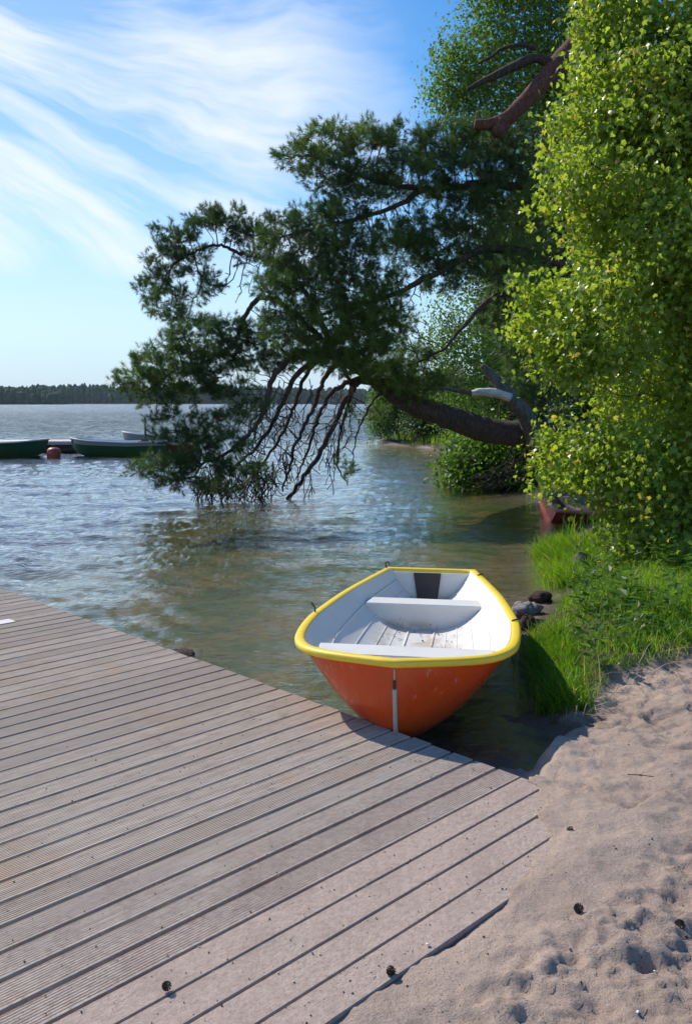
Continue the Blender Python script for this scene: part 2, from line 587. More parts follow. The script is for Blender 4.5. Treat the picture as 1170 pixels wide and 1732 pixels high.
# beach beside the last plank: a little below the tread, groove against it
beside = (NN <= 1.539) & (EE < EDGE + .6)
blendc = sstep(EE, 2.2, 2.45) * sstep(NN, 1.2, 1.5) * sstep(-EE, -EDGE - .5, -EDGE)
wcap = sstep(NN, 1.22, 1.48)
Hb = H * (1 - wcap) + wcap * (.001 + .020 * fbm(GX * 6, GY * 6, 5, 71, .6)) - .011 * np.exp(-((1.525 - NN) / .022) ** 2) * (1 + 1.5 * vnoise(EE * 6, EE * 0, 9)) * (1 - blendc)
H = np.where(beside & (EE < EDGE), Hb * (1 - blendc) + Hd * blendc, np.where(beside, H * (1 - blendc) + Hd * blendc, H))
# lip of sand just past the plank ends
lip = sstep((2.09 + .27 * (EE - EDGE) + .10 * fbm(GX * 5, GY * 5, 3, 85)) - NN, -.03, .11) * sstep(4.3 - EE, 0, .8)
Hl = .002 + .030 * fbm(GX * 4.2, GY * 6.5, 3, 21) + .022 * fbm(GX * 10, GY * 13, 5, 31, .6)
H = np.where((EE >= EDGE) & (lip > .001), H * (1 - lip) + np.maximum(H, Hl) * lip, H)
nX, nY = GX.shape
ii, jj = np.meshgrid(np.arange(nX - 1), np.arange(nY - 1), indexing='ij')
Fg = np.stack([ii * nY + jj, (ii + 1) * nY + jj, (ii + 1) * nY + jj + 1, ii * nY + jj + 1], -1).reshape(-1, 4)
ground_me = np_mesh('beach_ground', np.stack([GX, GY, H], -1).reshape(-1, 3), Fg, smooth=True)
for nm, arr in (('grassy', GR), ('dland', DL)):
    a = ground_me.attributes.new(nm, 'FLOAT', 'POINT')
    a.data.foreach_set('value', np.ascontiguousarray(arr.ravel(), dtype=np.float32))

M_SAND, t, out = new_mat('beach_sand')
pos = t.n('ShaderNodeNewGeometry').outputs['Position']
gr = t.n('ShaderNodeAttribute', attribute_name='grassy').outputs['Fac']
dl = t.n('ShaderNodeAttribute', attribute_name='dland').outputs['Fac']
n1 = t.noise(pos, 1.6, 5, .6); n2 = t.noise(pos, 60, 5, .7); n3 = t.noise(pos, 420, 3, .7)
c = t.mix(t.ss(n1, .35, .7), (.57, .435, .35), (.42, .32, .26))
c = t.mix(t.ss(n2, .48, .78, 0, .5), c, (.26, .195, .17))
n6 = t.noise(pos, 190, 3, .75)
c = t.mix(t.ss(n6, .56, .64, 0, .6), c, (.17, .125, .105))
c = t.mix(t.ss(n6, .40, .34, 0, .5), c, (.66, .56, .50))
c = t.mix(t.ss(n3, .60, .68, 0, .65), c, (.15, .11, .10))
c = t.mix(t.ss(n3, .36, .30, 0, .7), c, (.72, .64, .60))
vor = t.n('ShaderNodeTexVoronoi'); t.link(pos, vor.inputs['Vector']); vor.inputs['Scale'].default_value = 55
c = t.mix(t.math('MULTIPLY', t.ss(vor.outputs['Distance'], .16, .10), t.ss(t.noise(pos, 9, 2), .52, .6)), c, (.10, .07, .055))
spz = t.n('ShaderNodeSeparateXYZ'); t.link(pos, spz.inputs[0])
wet = t.ss(spz.outputs[2], WATER_Z + .10, WATER_Z + .02)
c = t.mix(t.math('MULTIPLY', wet, .72), c, (.085, .065, .045))
n4 = t.noise(pos, 1.3, 6, .65); n5 = t.noise(pos, 14, 6, .7)
bedc = t.mix(t.ss(n4, .38, .62), (.27, .18, .016), (.08, .13, .010))
bedc = t.mix(t.ss(n5, .5, .72, 0, .8), bedc, (.045, .035, .018))
bedc = t.mix(t.ss(n5, .36, .28, 0, .7), bedc, (.36, .30, .13))
c = t.mix(t.ss(spz.outputs[2], WATER_Z - .02, WATER_Z - .14), c, bedc)
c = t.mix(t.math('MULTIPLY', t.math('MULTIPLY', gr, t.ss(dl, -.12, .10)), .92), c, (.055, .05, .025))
hb = t.math('ADD', t.math('ADD', t.math('MULTIPLY', n2, .8), t.math('MULTIPLY', n6, .5)), t.math('MULTIPLY', n3, .3))
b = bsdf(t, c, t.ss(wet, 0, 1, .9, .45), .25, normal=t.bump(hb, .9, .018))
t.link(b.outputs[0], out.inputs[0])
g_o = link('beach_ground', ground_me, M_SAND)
tag(g_o, 'pinkish beach sand with footprints, running down under the lake', kind='structure')


def gh(x, y):
    i = int(np.clip(np.searchsorted(gx, x), 1, len(gx) - 1)); j = int(np.clip(np.searchsorted(gy, y), 1, len(gy) - 1))
    return float(H[i, j])


def gh_arr(x, y):
    i = np.clip(np.searchsorted(gx, x), 1, len(gx) - 1); j = np.clip(np.searchsorted(gy, y), 1, len(gy) - 1)
    return H[i, j]


# ------------------------------------------------------------------ water
th = np.radians(np.concatenate([np.linspace(-178, -40, 14), np.linspace(-39, -25, 30), np.linspace(-24.8, 24.8, 430), np.linspace(25, 39, 30), np.linspace(40, 178, 14)]))
rr_ = np.concatenate([[.3, 1.2], np.exp(np.linspace(np.log(2.2), np.log(170), 500)), np.exp(np.linspace(np.log(185), np.log(6300), 24))])
TH, RR = np.meshgrid(th, rr_, indexing='ij')
WX, WY = RR * np.sin(TH), RR * np.cos(TH)
Z = np.zeros_like(WX)
for k in range(58):
    lam = .16 * (5.0 / .16) ** (k / 57.0)
    ang = math.radians(200 + random.gauss(0, 52))       # coming in from the open lake
    kx, ky = math.sin(ang) * 2 * math.pi / lam, math.cos(ang) * 2 * math.pi / lam
    amp = .0050 * lam ** .50 / (1 + .25 * lam) * random.uniform(.6, 1.4)
    fade = sstep(-RR * .0055 / lam, -1.0, -.4)          # drop waves the grid cannot carry
    ph = kx * WX + ky * WY + random.uniform(0, 6.28) + 1.6 * vnoise(WX * .35, WY * .35, 100 + k)
    env = .5 + 1.1 * (vnoise(WX * .4 / lam ** .5 + k, WY * .4 / lam ** .5, 200 + k) + .4)
    Z += amp * fade * env * (np.sin(ph) + .25 * np.sin(2 * ph + 1.2))
dW = -land_dist(WX, WY)
calm = .30 + .70 * sstep(dW, .2, 5) - .45 * sstep(WX / (np.abs(WY) + 5) , .02, .16) * sstep(WY, 9, 14)
Z = Z * np.clip(calm, .12, 1) * sstep(-RR, -168, -110) + WATER_Z
nT, nR = TH.shape
ii, jj = np.meshgrid(np.arange(nT - 1), np.arange(nR - 1), indexing='ij')
Fw_ = np.stack([ii * nR + jj, (ii + 1) * nR + jj, (ii + 1) * nR + jj + 1, ii * nR + jj + 1], -1).reshape(-1, 4)
wm = np_mesh('lake_water', np.stack([WX, WY, Z], -1).reshape(-1, 3), Fw_, smooth=True)
M_WATER, t, out = new_mat('lake_water')
pos = t.n('ShaderNodeNewGeometry').outputs['Position']
spx = t.n('ShaderNodeSeparateXYZ'); t.link(pos, spx.inputs[0])
m1 = t.mapping(pos, (.75, 1.5, 1), (0, 0, math.radians(18)))
nA = t.noise(m1, 13, 3, .55, .4)
nB = t.noise(m1, 2.6, 3, .6, .3)
nC = t.noise(t.mapping(pos, (.5, 1.2, 1), (0, 0, math.radians(6))), .45, 6, .75)
far_ = t.ss(spx.outputs[1], 14, 60)
nA2 = t.noise(t.mapping(pos, (.8, 1.3, 1), (0, 0, math.radians(-25))), 31, 3, .6, .5)
bmp = t.bump(nA, .42, .026, t.bump(nA2, .5, .010))
b2 = t.n('ShaderNodeBump'); t.link(nB, b2.inputs['Height']); b2.inputs['Distance'].default_value = .05
t.link(t.ss(spx.outputs[1], 5, 30, .32, 1.0), b2.inputs['Strength']); t.link(bmp, b2.inputs['Normal'])
b3 = t.n('ShaderNodeBump'); t.link(nC, b3.inputs['Height']); b3.inputs['Distance'].default_value = .55
t.link(far_, b3.inputs['Strength']); t.link(b2.outputs[0], b3.inputs['Normal'])
nrm = b3.outputs[0]
dt = t.n('ShaderNodeVectorMath', operation='DOT_PRODUCT')
t.link(t.n('ShaderNodeNewGeometry').outputs['Incoming'], dt.inputs[0]); t.link(nrm, dt.inputs[1])
cosv = t.math('ABSOLUTE', dt.outputs['Value'])
frs = t.math('ADD', .03, t.math('MULTIPLY', .97, t.math('POWER', t.math('SUBTRACT', 1.0, cosv, clamp=True), 4.0)), clamp=True)
gl = t.n('ShaderNodeBsdfGlossy'); t.link(nrm, gl.inputs['Normal'])
t.link(t.ss(spx.outputs[1], 10, 200, .03, .16), gl.inputs['Roughness']); gl.inputs['Color'].default_value = (1, 1, 1, 1)
tp = t.n('ShaderNodeBsdfTransparent'); tp.inputs['Color'].default_value = (.97, .98, .96, 1)
df = t.n('ShaderNodeBsdfDiffuse'); df.inputs['Color'].default_value = (.05, .055, .02, 1)
mb = t.n('ShaderNodeMixShader'); mb.inputs[0].default_value = .05
t.link(tp.outputs[0], mb.inputs[1]); t.link(df.outputs[0], mb.inputs[2])
ms = t.n('ShaderNodeMixShader'); t.link(frs, ms.inputs[0])
t.link(mb.outputs[0], ms.inputs[1]); t.link(gl.outputs[0], ms.inputs[2])
t.link(ms.outputs[0], out.inputs['Surface'])
va = t.n('ShaderNodeVolumeAbsorption'); va.inputs['Color'].default_value = (.62, .60, .12, 1); va.inputs['Density'].default_value = .48
t.link(va.outputs[0], out.inputs['Volume'])
wo_ = link('lake_water', wm, M_WATER)
print('water up', wm.polygons[5000].normal.z, 'ground up', ground_me.polygons[5000].normal.z)
tag(wo_, 'rippled lake water, brown and clear near the shore', kind='structure')

# ------------------------------------------------------------------ far shore and forest
def far_forest(name, x0, x1, yc, hgt, n, label, seed, deep=60):
    rg = np.random.default_rng(seed)
    a = np.linspace(0, 2 * np.pi, 6, endpoint=False)
    Vs, Fs_ = [], []
    X = rg.uniform(x0, x1, n); Y = yc + rg.uniform(0, deep, n)
    env = 1 + .42 * fbm(X / 120., Y * 0, 4, seed) + .12 * vnoise(X / 18., Y * 0, seed + 9)
    Hh = hgt * env * rg.uniform(.72, 1.0, n) + (Y - yc) * .03
    R = rg.uniform(2.0, 5.5, n)
    lv = np.array([0, .2, .55, .85, 1.0]); pr = np.array([.6, 1.0, 1.05, .72, .12])
    V = np.zeros((n, 5, 6, 3))
    jit = rg.uniform(.75, 1.25, (n, 5, 6))
    V[..., 0] = X[:, None, None] + R[:, None, None] * pr[None, :, None] * np.cos(a)[None, None] * jit
    V[..., 1] = Y[:, None, None] + R[:, None, None] * pr[None, :, None] * np.sin(a)[None, None] * jit
    V[..., 2] = (Hh[:, None] * lv[None])[:, :, None] + rg.uniform(-.6, .6, (n, 5, 6)) - .2
    f = []
    for i in range(4):
        for j in range(6):
            f.append((i * 6 + j, i * 6 + (j + 1) % 6, (i + 1) * 6 + (j + 1) % 6, (i + 1) * 6 + j))
    Fq = (np.arange(n)[:, None, None] * 30 + np.array(f)[None]).reshape(-1, 4)
    o = link(name, np_mesh(name, V.reshape(-1, 3), Fq), M_FAR)
    tag(o, label, 'forest', kind='stuff')
    return o


far_forest('far_forest', -900, 1500, 1080, 19.5, 3400, 'dark conifer forest along the far lake shore', 3)
far_forest('headland_forest', -820, -290, 860, 16.5, 1000, 'slightly paler wooded headland at the left end of the far shore', 4, 50)
sh_me = np_mesh('far_shore', np.array([(-2500, 855, -1), (-285, 855, -1), (-250, 1076, -1), (4000, 1076, -1), (4000, 4400, 3), (-2500, 4400, 3), (-2500, 862, .4), (-287, 862, .4), (-252, 1081, .4), (4000, 1081, .4)]),
                [np.array([(0, 1, 7, 6), (1, 2, 8, 7), (2, 3, 9, 8)]), np.array([(6, 7, 8), (6, 8, 5), (8, 9, 4), (8, 4, 5)])])
tag(link('far_shore', sh_me, M_FAR), 'low dark shore under the far forest', kind='structure')

# thin air between here and the far shore
hz_ = link('haze', box_mesh('haze', 14000, 14000, 36, 0, 1, (0, 0, 31 - 18)), None)
mh, t, out = new_mat('haze')
pv_ = t.n('ShaderNodeVolumePrincipled')
pv_.inputs['Color'].default_value = (.80, .88, 1.0, 1)
pv_.inputs['Density'].default_value = .00009
t.link(pv_.outputs[0], out.inputs['Volume'])
hz_.data.materials.append(mh)
tag(hz_, 'thin pale air over the lake', kind='stuff')

# ------------------------------------------------------------------ deck
M_WOOD, t, out = new_mat('weathered_decking')
tcn = t.n('ShaderNodeTexCoord')
oc = tcn.outputs['Object']
oi = t.n('ShaderNodeObjectInfo')
pos = t.n('ShaderNodeNewGeometry').outputs['Position']
shift = t.n('ShaderNodeVectorMath', operation='ADD'); t.link(oc, shift.inputs[0])
t.link(t.comb(t.math('MULTIPLY', oi.outputs['Random'], 40), t.math('MULTIPLY', oi.outputs['Random'], 17), 0), shift.inputs[1])
gr1 = t.noise(t.mapping(shift.outputs[0], (1.2, 38, 10)), 2.2, 6, .65)
gr2 = t.noise(t.mapping(shift.outputs[0], (6, 160, 40)), 1.6, 4, .6)
c = t.mix(t.ss(gr1, .3, .72), (.57, .485, .41), (.37, .305, .255))
c = t.mix(t.ss(gr2, .50, .72, 0, .75), c, (.16, .13, .11))
c = t.mix(t.ss(oi.outputs['Random'], 0, 1, 0, .65), c, (.33, .275, .235))
c = t.mix(t.ss(t.noise(pos, 1.3, 4, .6), .50, .70, 0, .6), c, (.42, .30, .20))
c = t.mix(t.ss(t.noise(pos, 7, 6, .7), .55, .75, 0, .5), c, (.22, .17, .15))
dn = t.n('ShaderNodeVectorMath', operation='DOT_PRODUCT'); t.link(pos, dn.inputs[0]); dn.inputs[1].default_value = (NV[0], NV[1], 0)
ns = t.noise(pos, 2.4, 6, .65)
ns2 = t.noise(pos, 38, 4, .7)
ns3 = t.noise(pos, 360, 3, .7)
sandf = t.math('ADD', t.ss(dn.outputs['Value'], 3.3, 1.65), t.math('MULTIPLY', t.math('SUBTRACT', ns, .5), 1.5))
sandf = t.math('ADD', sandf, t.math('MULTIPLY', t.math('SUBTRACT', ns2, .5), .9))
sandf = t.ss(sandf, .35, .95, 0, .95)
sc_ = t.mix(t.ss(ns2, .30, .75), (.45, .35, .295), (.33, .25, .21))
sc_ = t.mix(t.ss(t.noise(pos, 5, 5, .6), .45, .7, 0, .5), sc_, (.27, .205, .175))
sc_ = t.mix(t.ss(t.noise(pos, 130, 4, .7), .52, .7, 0, .6), sc_, (.19, .14, .12))
sc_ = t.mix(t.ss(ns3, .60, .68, 0, .6), sc_, (.14, .10, .09))
sc_ = t.mix(t.ss(ns3, .36, .30, 0, .6), sc_, (.68, .6, .56))
c = t.mix(sandf, c, sc_)
hb = t.math('ADD', t.math('MULTIPLY', gr2, .5), t.math('MULTIPLY', sandf, t.math('MULTIPLY', ns2, 1.6)))
b = bsdf(t, c, .82, .2, normal=t.bump(t.math('ADD', hb, t.math('MULTIPLY', ns3, .25)), .6, .006))
t.link(b.outputs[0], out.inputs[0])

M_BEAM = paint('dark_beam', (.10, .08, .065), .8)


def plank_mesh(name, W, L, grooves=9, gd=.0045):
    pts = [(-W / 2, -.028), (-W / 2, -.003), (-W / 2 + .003, 0)]
    p = (W - .012) / grooves
    for g in range(grooves):
        x0 = -W / 2 + .006 + g * p
        if gd > 0: pts += [(x0 + p * .55, 0), (x0 + p * .66, -gd), (x0 + p * .86, -gd), (x0 + p * .97, 0)]
    pts += [(W / 2 - .003, 0), (W / 2, -.003), (W / 2, -.028)]
    pts = np.array(pts)
    n = len(pts)
    V = np.zeros((2 * n, 3))
    V[:n, 1] = pts[:, 0]; V[:n, 2] = pts[:, 1]; V[n:, 1] = pts[:, 0]; V[n:, 2] = pts[:, 1]; V[n:, 0] = -L
    j = np.arange(n)
    Fq = np.stack([j, n + j, n + (j + 1) % n, (j + 1) % n], -1)[:, ::-1]
    me = bpy.data.meshes.new(name)
    faces = [tuple(r) for r in Fq] + [tuple(range(n)), tuple(range(2 * n - 1, n - 1, -1))]
    me.from_pydata([tuple(v_) for v_ in V], [], faces)
    me.update()
    me.materials.append(M_WOOD)
    return me


deck = empty('wooden_dock', dk(EDGE, 1.53, 0))
tag(deck, 'wide wooden dock of grooved weathered planks running out from the sand', 'dock')
deck.rotation_euler = (0, 0, DECK_R)
pm_g = plank_mesh('plank', .1195, 4.2)
pm_s = plank_mesh('plank_sanded', .1195, 4.2, 9, .0014)
pm_f = plank_mesh('plank_buried', .1235, 4.2, 9, 0)
n_at = 1.528
widths = [.131, .131, .128, .129, .129, .127]
k = 0
while n_at < 15.0:
    wd = widths[k] if k < len(widths) else .1262
    me = pm_f if k < 4 else (pm_s if k < 8 else pm_g)
    o = link('plank', me, None, deck)
    gap = .0155 if k > 3 else (.010 if k == 3 else .007)
    if 6.05 < n_at < 6.17: wd += .02
    o.location = (random.uniform(-.008, .006), (n_at - 1.53) + (wd - gap) / 2 + random.uniform(-.001, .001), random.uniform(-.0015, .0015))
    o.scale = (1, (wd - gap) / (.1235 if k < 4 else .1195), 1)
    if 6.05 < n_at < 6.17: o.scale = (1, 1, 1)
    o.rotation_euler = (random.uniform(-.004, .004), 0, random.uniform(-.0009, .0009))
    n_at += wd
    k += 1
for e_ in (-.14, -1.6, -3.1):
    bmesh_ = box_mesh('beam', .07, 13.4, .10, .004, 1, (0, 6.75, 0))
    o = link('beam', bmesh_, M_BEAM, deck); o.location = (e_, 0, -.082)
# pale tread plate at the joint between dock sections, left edge of the view
pl = link('joint_plate', box_mesh('joint_plate', .36, .12, .006, .002, 1), paint('grey_plate', (.62, .60, .57), .5), deck)
pl.location = (2.47 - EDGE, 6.26 - 1.53, .0045)
pl['label'] = 'pale flat plate over the joint between dock sections'
pl2 = None

# ------------------------------------------------------------------ boats
def resample(pts, n):
    P = smooth_path(np.array(pts, float), 8)
    L = np.concatenate([[0], np.cumsum(np.linalg.norm(np.diff(P, axis=0), axis=1))])
    q = np.linspace(0, L[-1], n)
    return np.stack([np.interp(q, L, P[:, i]) for i in range(P.shape[1])], -1)


def grid_faces(n, m, flip=False):
    i, j = np.meshgrid(np.arange(n - 1), np.arange(m - 1), indexing='ij')
    f = np.stack([i * m + j, (i + 1) * m + j, (i + 1) * m + j + 1, i * m + j + 1], -1).reshape(-1, 4)
    return f[:, ::-1] if flip else f


class Hull:
    """s runs bow to stern (+y), w is half breadth (x), z up"""
    def __init__(self, outline, sheer, keel, power, L, floor=None, n=44):
        self.o = resample([(s, b_) for s, b_ in outline], n)
        self.o[:, 1] = np.clip(self.o[:, 1], 0, None)
        self.sheer, self.keel, self.power, self.L, self.floor = np.array(sheer), np.array(keel), np.array(power), L, floor

    def zs(self, s): return np.interp(s, self.sheer[:, 0], self.sheer[:, 1])
    def zk(self, s): return np.interp(s, self.keel[:, 0], self.keel[:, 1])
    def pw(self, s): return np.interp(s, self.power[:, 0], self.power[:, 1])
    def b(self, s): return np.interp(s, self.o[:, 0], self.o[:, 1])

    def outer(self, name, m=13, zcut=.0):
        hh = np.concatenate([np.linspace(0, 1, m) ** 1.7])
        s, b_ = self.o[:, 0], self.o[:, 1]
        zk, zs = self.zk(s), self.zs(s)
        Zz = zk[:, None] + (zs - zk)[:, None] * hh[None]
        W = b_[:, None] * hh[None] ** self.pw(s)[:, None]
        full_w = np.concatenate([-W[:, ::-1], W[:, 1:]], 1)
        full_z = np.concatenate([Zz[:, ::-1], Zz[:, 1:]], 1)
        V = np.stack([full_w, np.broadcast_to(s[:, None], full_w.shape), full_z], -1)
        return np_mesh(name, V.reshape(-1, 3), grid_faces(*full_w.shape), smooth=True)

    def in_w(self, s, z, t_=.03):
        zs = self.zs(s); f = self.floor
        h = np.clip((z - f) / (zs - f), 0, 1)
        w_ = np.clip(self.b(s) - t_, 0, None) * h ** np.interp(s, [0, .5, 2.0, 3.0], [.45, .40, .36, .42])
        zk = self.zk(s)
        ho = np.clip((z - zk) / np.maximum(zs - zk, 1e-4), 0, 1)
        return np.minimum(w_, np.clip(self.b(s) * ho ** self.pw(s) - .022, 0, None))

    def inner(self, name, s0, s1, n=40, m=14, t_=.03):
        s = s0 + (s1 - s0) * np.linspace(0, 1, n) ** 1.6
        hh = np.linspace(0, 1, m) ** 2.2
        Zz = self.floor + (self.zs(s) - self.floor)[:, None] * hh[None]
        W = self.in_w(s[:, None], Zz, t_)
        full_w = np.concatenate([-W[:, ::-1], W[:, 1:]], 1)
        full_z = np.concatenate([Zz[:, ::-1], Zz[:, 1:]], 1)
        V = np.stack([full_w, np.broadcast_to(s[:, None], full_w.shape), full_z], -1)
        return np_mesh(name, V.reshape(-1, 3), grid_faces(*full_w.shape, flip=True), smooth=True)

    def section(self, s, inner=False, m=9, t_=.03, top=None):
        zs = self.zs(s) if top is None else top
        if inner:
            Zz = self.floor + (zs - self.floor) * np.linspace(0, 1, m) ** 2
            W = self.in_w(np.full(m, s), Zz, t_)
        else:
            h = np.linspace(0, 1, m) ** 1.6
            Zz = self.zk(s) + (zs - self.zk(s)) * h
            W = self.b(s) * h ** self.pw(s)
        return np.concatenate([np.stack([-W[::-1], Zz[::-1]], -1), np.stack([W[1:], Zz[1:]], -1)])

    def slab(self, name, s, thick, inner=False, top=None, t_=.03, curve=0.0):
        P = self.section(s, inner, 10, t_, top)
        n = len(P)
        V = np.zeros((2 * n, 3))
        V[:n, 0] = P[:, 0]; V[:n, 2] = P[:, 1]; V[:n, 1] = s
        V[n:] = V[:n]; V[n:, 1] = s + thick
        me = bpy.data.meshes.new(name)
        faces = [tuple(range(n)), tuple(range(2 * n - 1, n - 1, -1))] + [(i, n + i, n + (i + 1) % n, (i + 1) % n) for i in range(n)]
        me.from_pydata([tuple(v_) for v_ in V], [], faces)
        me.update()
        return me

    def rim(self, name, prof, close=True):
        """sweep a profile (outward, up) round the gunwale"""
        s, b_ = self.o[:, 0], self.o[:, 1]
        P = np.concatenate([np.stack([-b_[::-1], s[::-1]], -1), np.stack([b_[1:], s[1:]], -1)])
        if close:
            kx_ = np.linspace(b_[-1], -b_[-1], 8)[1:-1]
            P = np.concatenate([P, np.stack([kx_, np.full(6, s[-1])], -1)])
        n = len(P)
        nxt = np.roll(P, -1, 0) - P; prv = P - np.roll(P, 1, 0)
        if not close: nxt[-1] = prv[-1]; prv[0] = nxt[0]
        nxt, prv = norm(nxt), norm(prv)
        Tn = norm(nxt + prv)
        out_ = np.stack([Tn[:, 1], -Tn[:, 0]], -1)
        # outward sign
        out_ = -out_ if (out_[n // 4] @ (P[n // 4] - np.array([0, self.L * .6]))) < 0 else out_
        miter = 1 / np.clip(np.sum(nxt * Tn, -1), .55, 1)
        pr = np.array(prof)
        m = len(pr)
        V = np.zeros((n, m, 3))
        V[..., 0] = P[:, None, 0] + out_[:, None, 0] * pr[None, :, 0] * miter[:, None]
        V[..., 1] = P[:, None, 1] + out_[:, None, 1] * pr[None, :, 0] * miter[:, None]
        V[..., 2] = self.zs(P[:, 1])[:, None] + pr[None, :, 1]
        cnt = n if close else n - 1
        i, j = np.meshgrid(np.arange(cnt), np.arange(m), indexing='ij')
        f = np.stack([i * m + j, ((i + 1) % n) * m + j, ((i + 1) % n) * m + (j + 1) % m, i * m + (j + 1) % m], -1).reshape(-1, 4)
        me = np_mesh(name, V.reshape(-1, 3), f, smooth=True)
        bm = bmesh.new(); bm.from_mesh(me); bmesh.ops.recalc_face_normals(bm, faces=bm.faces); bm.to_mesh(me); bm.free()
        return me


def fix_normals(me):
    bm = bmesh.new(); bm.from_mesh(me); bmesh.ops.remove_doubles(bm, verts=bm.verts, dist=1e-5)
    bmesh.ops.recalc_face_normals(bm, faces=bm.faces); bm.to_mesh(me); bm.free()
    return me


RIM = [(-.032, -.050), (-.036, -.012), (-.026, .004), (-.010, .010), (.008, .010), (.022, .004), (.028, -.008), (.027, -.034), (.018, -.040), (.002, -.040)]

# ---- hero dinghy
M_ORANGE, t, out = new_mat('orange_gelcoat')
oc = t.n('ShaderNodeTexCoord').outputs['Object']
n1 = t.noise(oc, 3.5, 5, .6); n2 = t.noise(t.mapping(oc, (1, 1, .45), (.3, .5, .2), (3.1, 1.7, .4)), 34, 7, .72); n3 = t.noise(t.mapping(oc, (1, 1, 1), (0, 0, 0), (5.3, 2.2, 1.9)), 4.2, 3, .5)
c = t.mix(t.ss(n1, .3, .7), (.66, .082, .012), (.56, .058, .008))
c = t.mix(t.math('MULTIPLY', t.ss(n2, .585, .64), t.ss(n3, .49, .57, 0, .5)), c, (.66, .45, .38))
spz = t.n('ShaderNodeSeparateXYZ'); t.link(oc, spz.inputs[0])
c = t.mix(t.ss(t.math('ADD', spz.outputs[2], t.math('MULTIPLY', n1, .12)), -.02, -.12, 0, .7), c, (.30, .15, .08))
b = bsdf(t, c, t.ss(n1, .3, .7, .22, .36), .5, normal=t.bump(n1, .2, .004), coat=.12)
t.link(b.outputs[0], out.inputs[0])
M_YELLOW = paint('yellow_gelcoat', (.88, .62, .045), .38, (.75, .68, .45), .5, 9, bumpd=.001)
M_LINER, t, out = new_mat('white_boat_liner')
oc = t.n('ShaderNodeTexCoord').outputs['Object']
n1 = t.noise(oc, 5, 6, .65); n2 = t.noise(oc, 42, 5, .72)
spz = t.n('ShaderNodeSeparateXYZ'); t.link(oc, spz.inputs[0])
c = t.mix(t.ss(n1, .35, .75, 0, .4), (.71, .70, .675), (.58, .57, .545))
low = t.ss(spz.outputs[2], .12, .04)
c = t.mix(t.math('MULTIPLY', low, t.ss(n1, .46, .66, .1, .75)), c, (.42, .33, .24))
c = t.mix(t.math('MULTIPLY', t.ss(spz.outputs[2], .17, .05), t.ss(n2, .63, .68)), c, (.06, .045, .03))
pud = t.n('ShaderNodeVectorMath', operation='DISTANCE'); t.link(oc, pud.inputs[0]); pud.inputs[1].default_value = (.06, 1.35, .05)
c = t.mix(t.ss(t.math('ADD', pud.outputs['Value'], t.math('MULTIPLY', n1, .3)), .36, .24, 0, .85), c, (.33, .20, .11))
b = bsdf(t, c, .42, .45, normal=t.bump(n2, .2, .002))
t.link(b.outputs[0], out.inputs[0])
M_BLACK = paint('black_plate', (.035, .028, .034), .45, amount=.1)
M_RUST = paint('dark_iron', (.05, .035, .03), .6, (.2, .09, .04), .5, 40)
M_STRIP = paint('worn_metal_strip', (.50, .46, .38), .5, (.25, .2, .15), .6, 30)

hero = Hull(outline=[(0, 0), (.045, .13), (.10, .27), (.165, .39), (.26, .485), (.42, .555), (.62, .592), (.9, .608), (1.2, .60), (1.85, .53), (2.4, .435), (2.886, .34)],
            sheer=[(0, .388), (.2, .368), (.5, .345), (1.2, .322), (2, .302), (2.9, .282)],
            keel=[(0, .386), (.02, .30), (.05, .16), (.09, .02), (.14, -.06), (.25, -.125), (.45, -.165), (1, -.20), (2.9, -.19)],
            power=[(0, .70), (.1, .70), (.3, .60), (.6, .50), (1.3, .45), (2.9, .5)], L=2.886, floor=.03)
hb_ = empty('rowing_dinghy', (.232, 4.05, 0), -math.atan2(.1577, .9875))
tag(hb_, 'orange rowing dinghy with yellow rim and white inside, its bow against the dock', 'boat')
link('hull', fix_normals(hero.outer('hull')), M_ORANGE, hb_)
liner = link('liner', hero.inner('liner', .10, 2.86), M_LINER, hb_)
liner['label'] = 'white inner shell with sand and dirt on the floor'
link('gunwale', hero.rim('gunwale', [(-.030, -.040), (-.032, -.008), (-.025, .003), (-.010, .007), (.012, .006), (.022, .001), (.026, -.008), (.025, -.028), (.017, -.033), (.002, -.033)]), M_YELLOW, hb_)
link('transom', hero.slab('transom', 2.858, .026, False), M_ORANGE, hb_)
ti = link('transom_lining', hero.slab('transom_lining', 2.835, .02, True, top=.262, t_=.032), M_LINER, hb_)
# front thwart
def thwart(name, s0, s1, z, extra=0, parent=hb_, hull=hero, mat=M_LINER, th_=.028):
    wa, wb = float(hull.in_w(s0, z - .02)) - .004 + extra, float(hull.in_w(s1, z - .02)) - .004 + extra
    bm = bmesh.new()
    vs = [bm.verts.new(p) for p in ((-wa, s0, z - th_), (wa, s0, z - th_), (wb, s1, z - th_), (-wb, s1, z - th_), (-wa, s0, z), (wa, s0, z), (wb, s1, z), (-wb, s1, z))]
    for f in ((0, 3, 2, 1), (4, 5, 6, 7), (0, 1, 5, 4), (1, 2, 6, 5), (2, 3, 7, 6), (3, 0, 4, 7)):
        bm.faces.new([vs[i] for i in f])
    bmesh.ops.bevel(bm, geom=list(bm.edges), offset=.006, segments=2, affect='EDGES')
    me = bpy.data.meshes.new(name); bm.to_mesh(me); bm.free()
    return link(name, me, mat, parent)


thwart('bow_seat', .46, .66, .272)
th2 = thwart('stern_seat', 1.93, 2.12, .212, .008)
bk = link('bulkhead', hero.slab('bulkhead', 1.945, .02, True, top=.196, t_=.031), M_LINER, hb_)
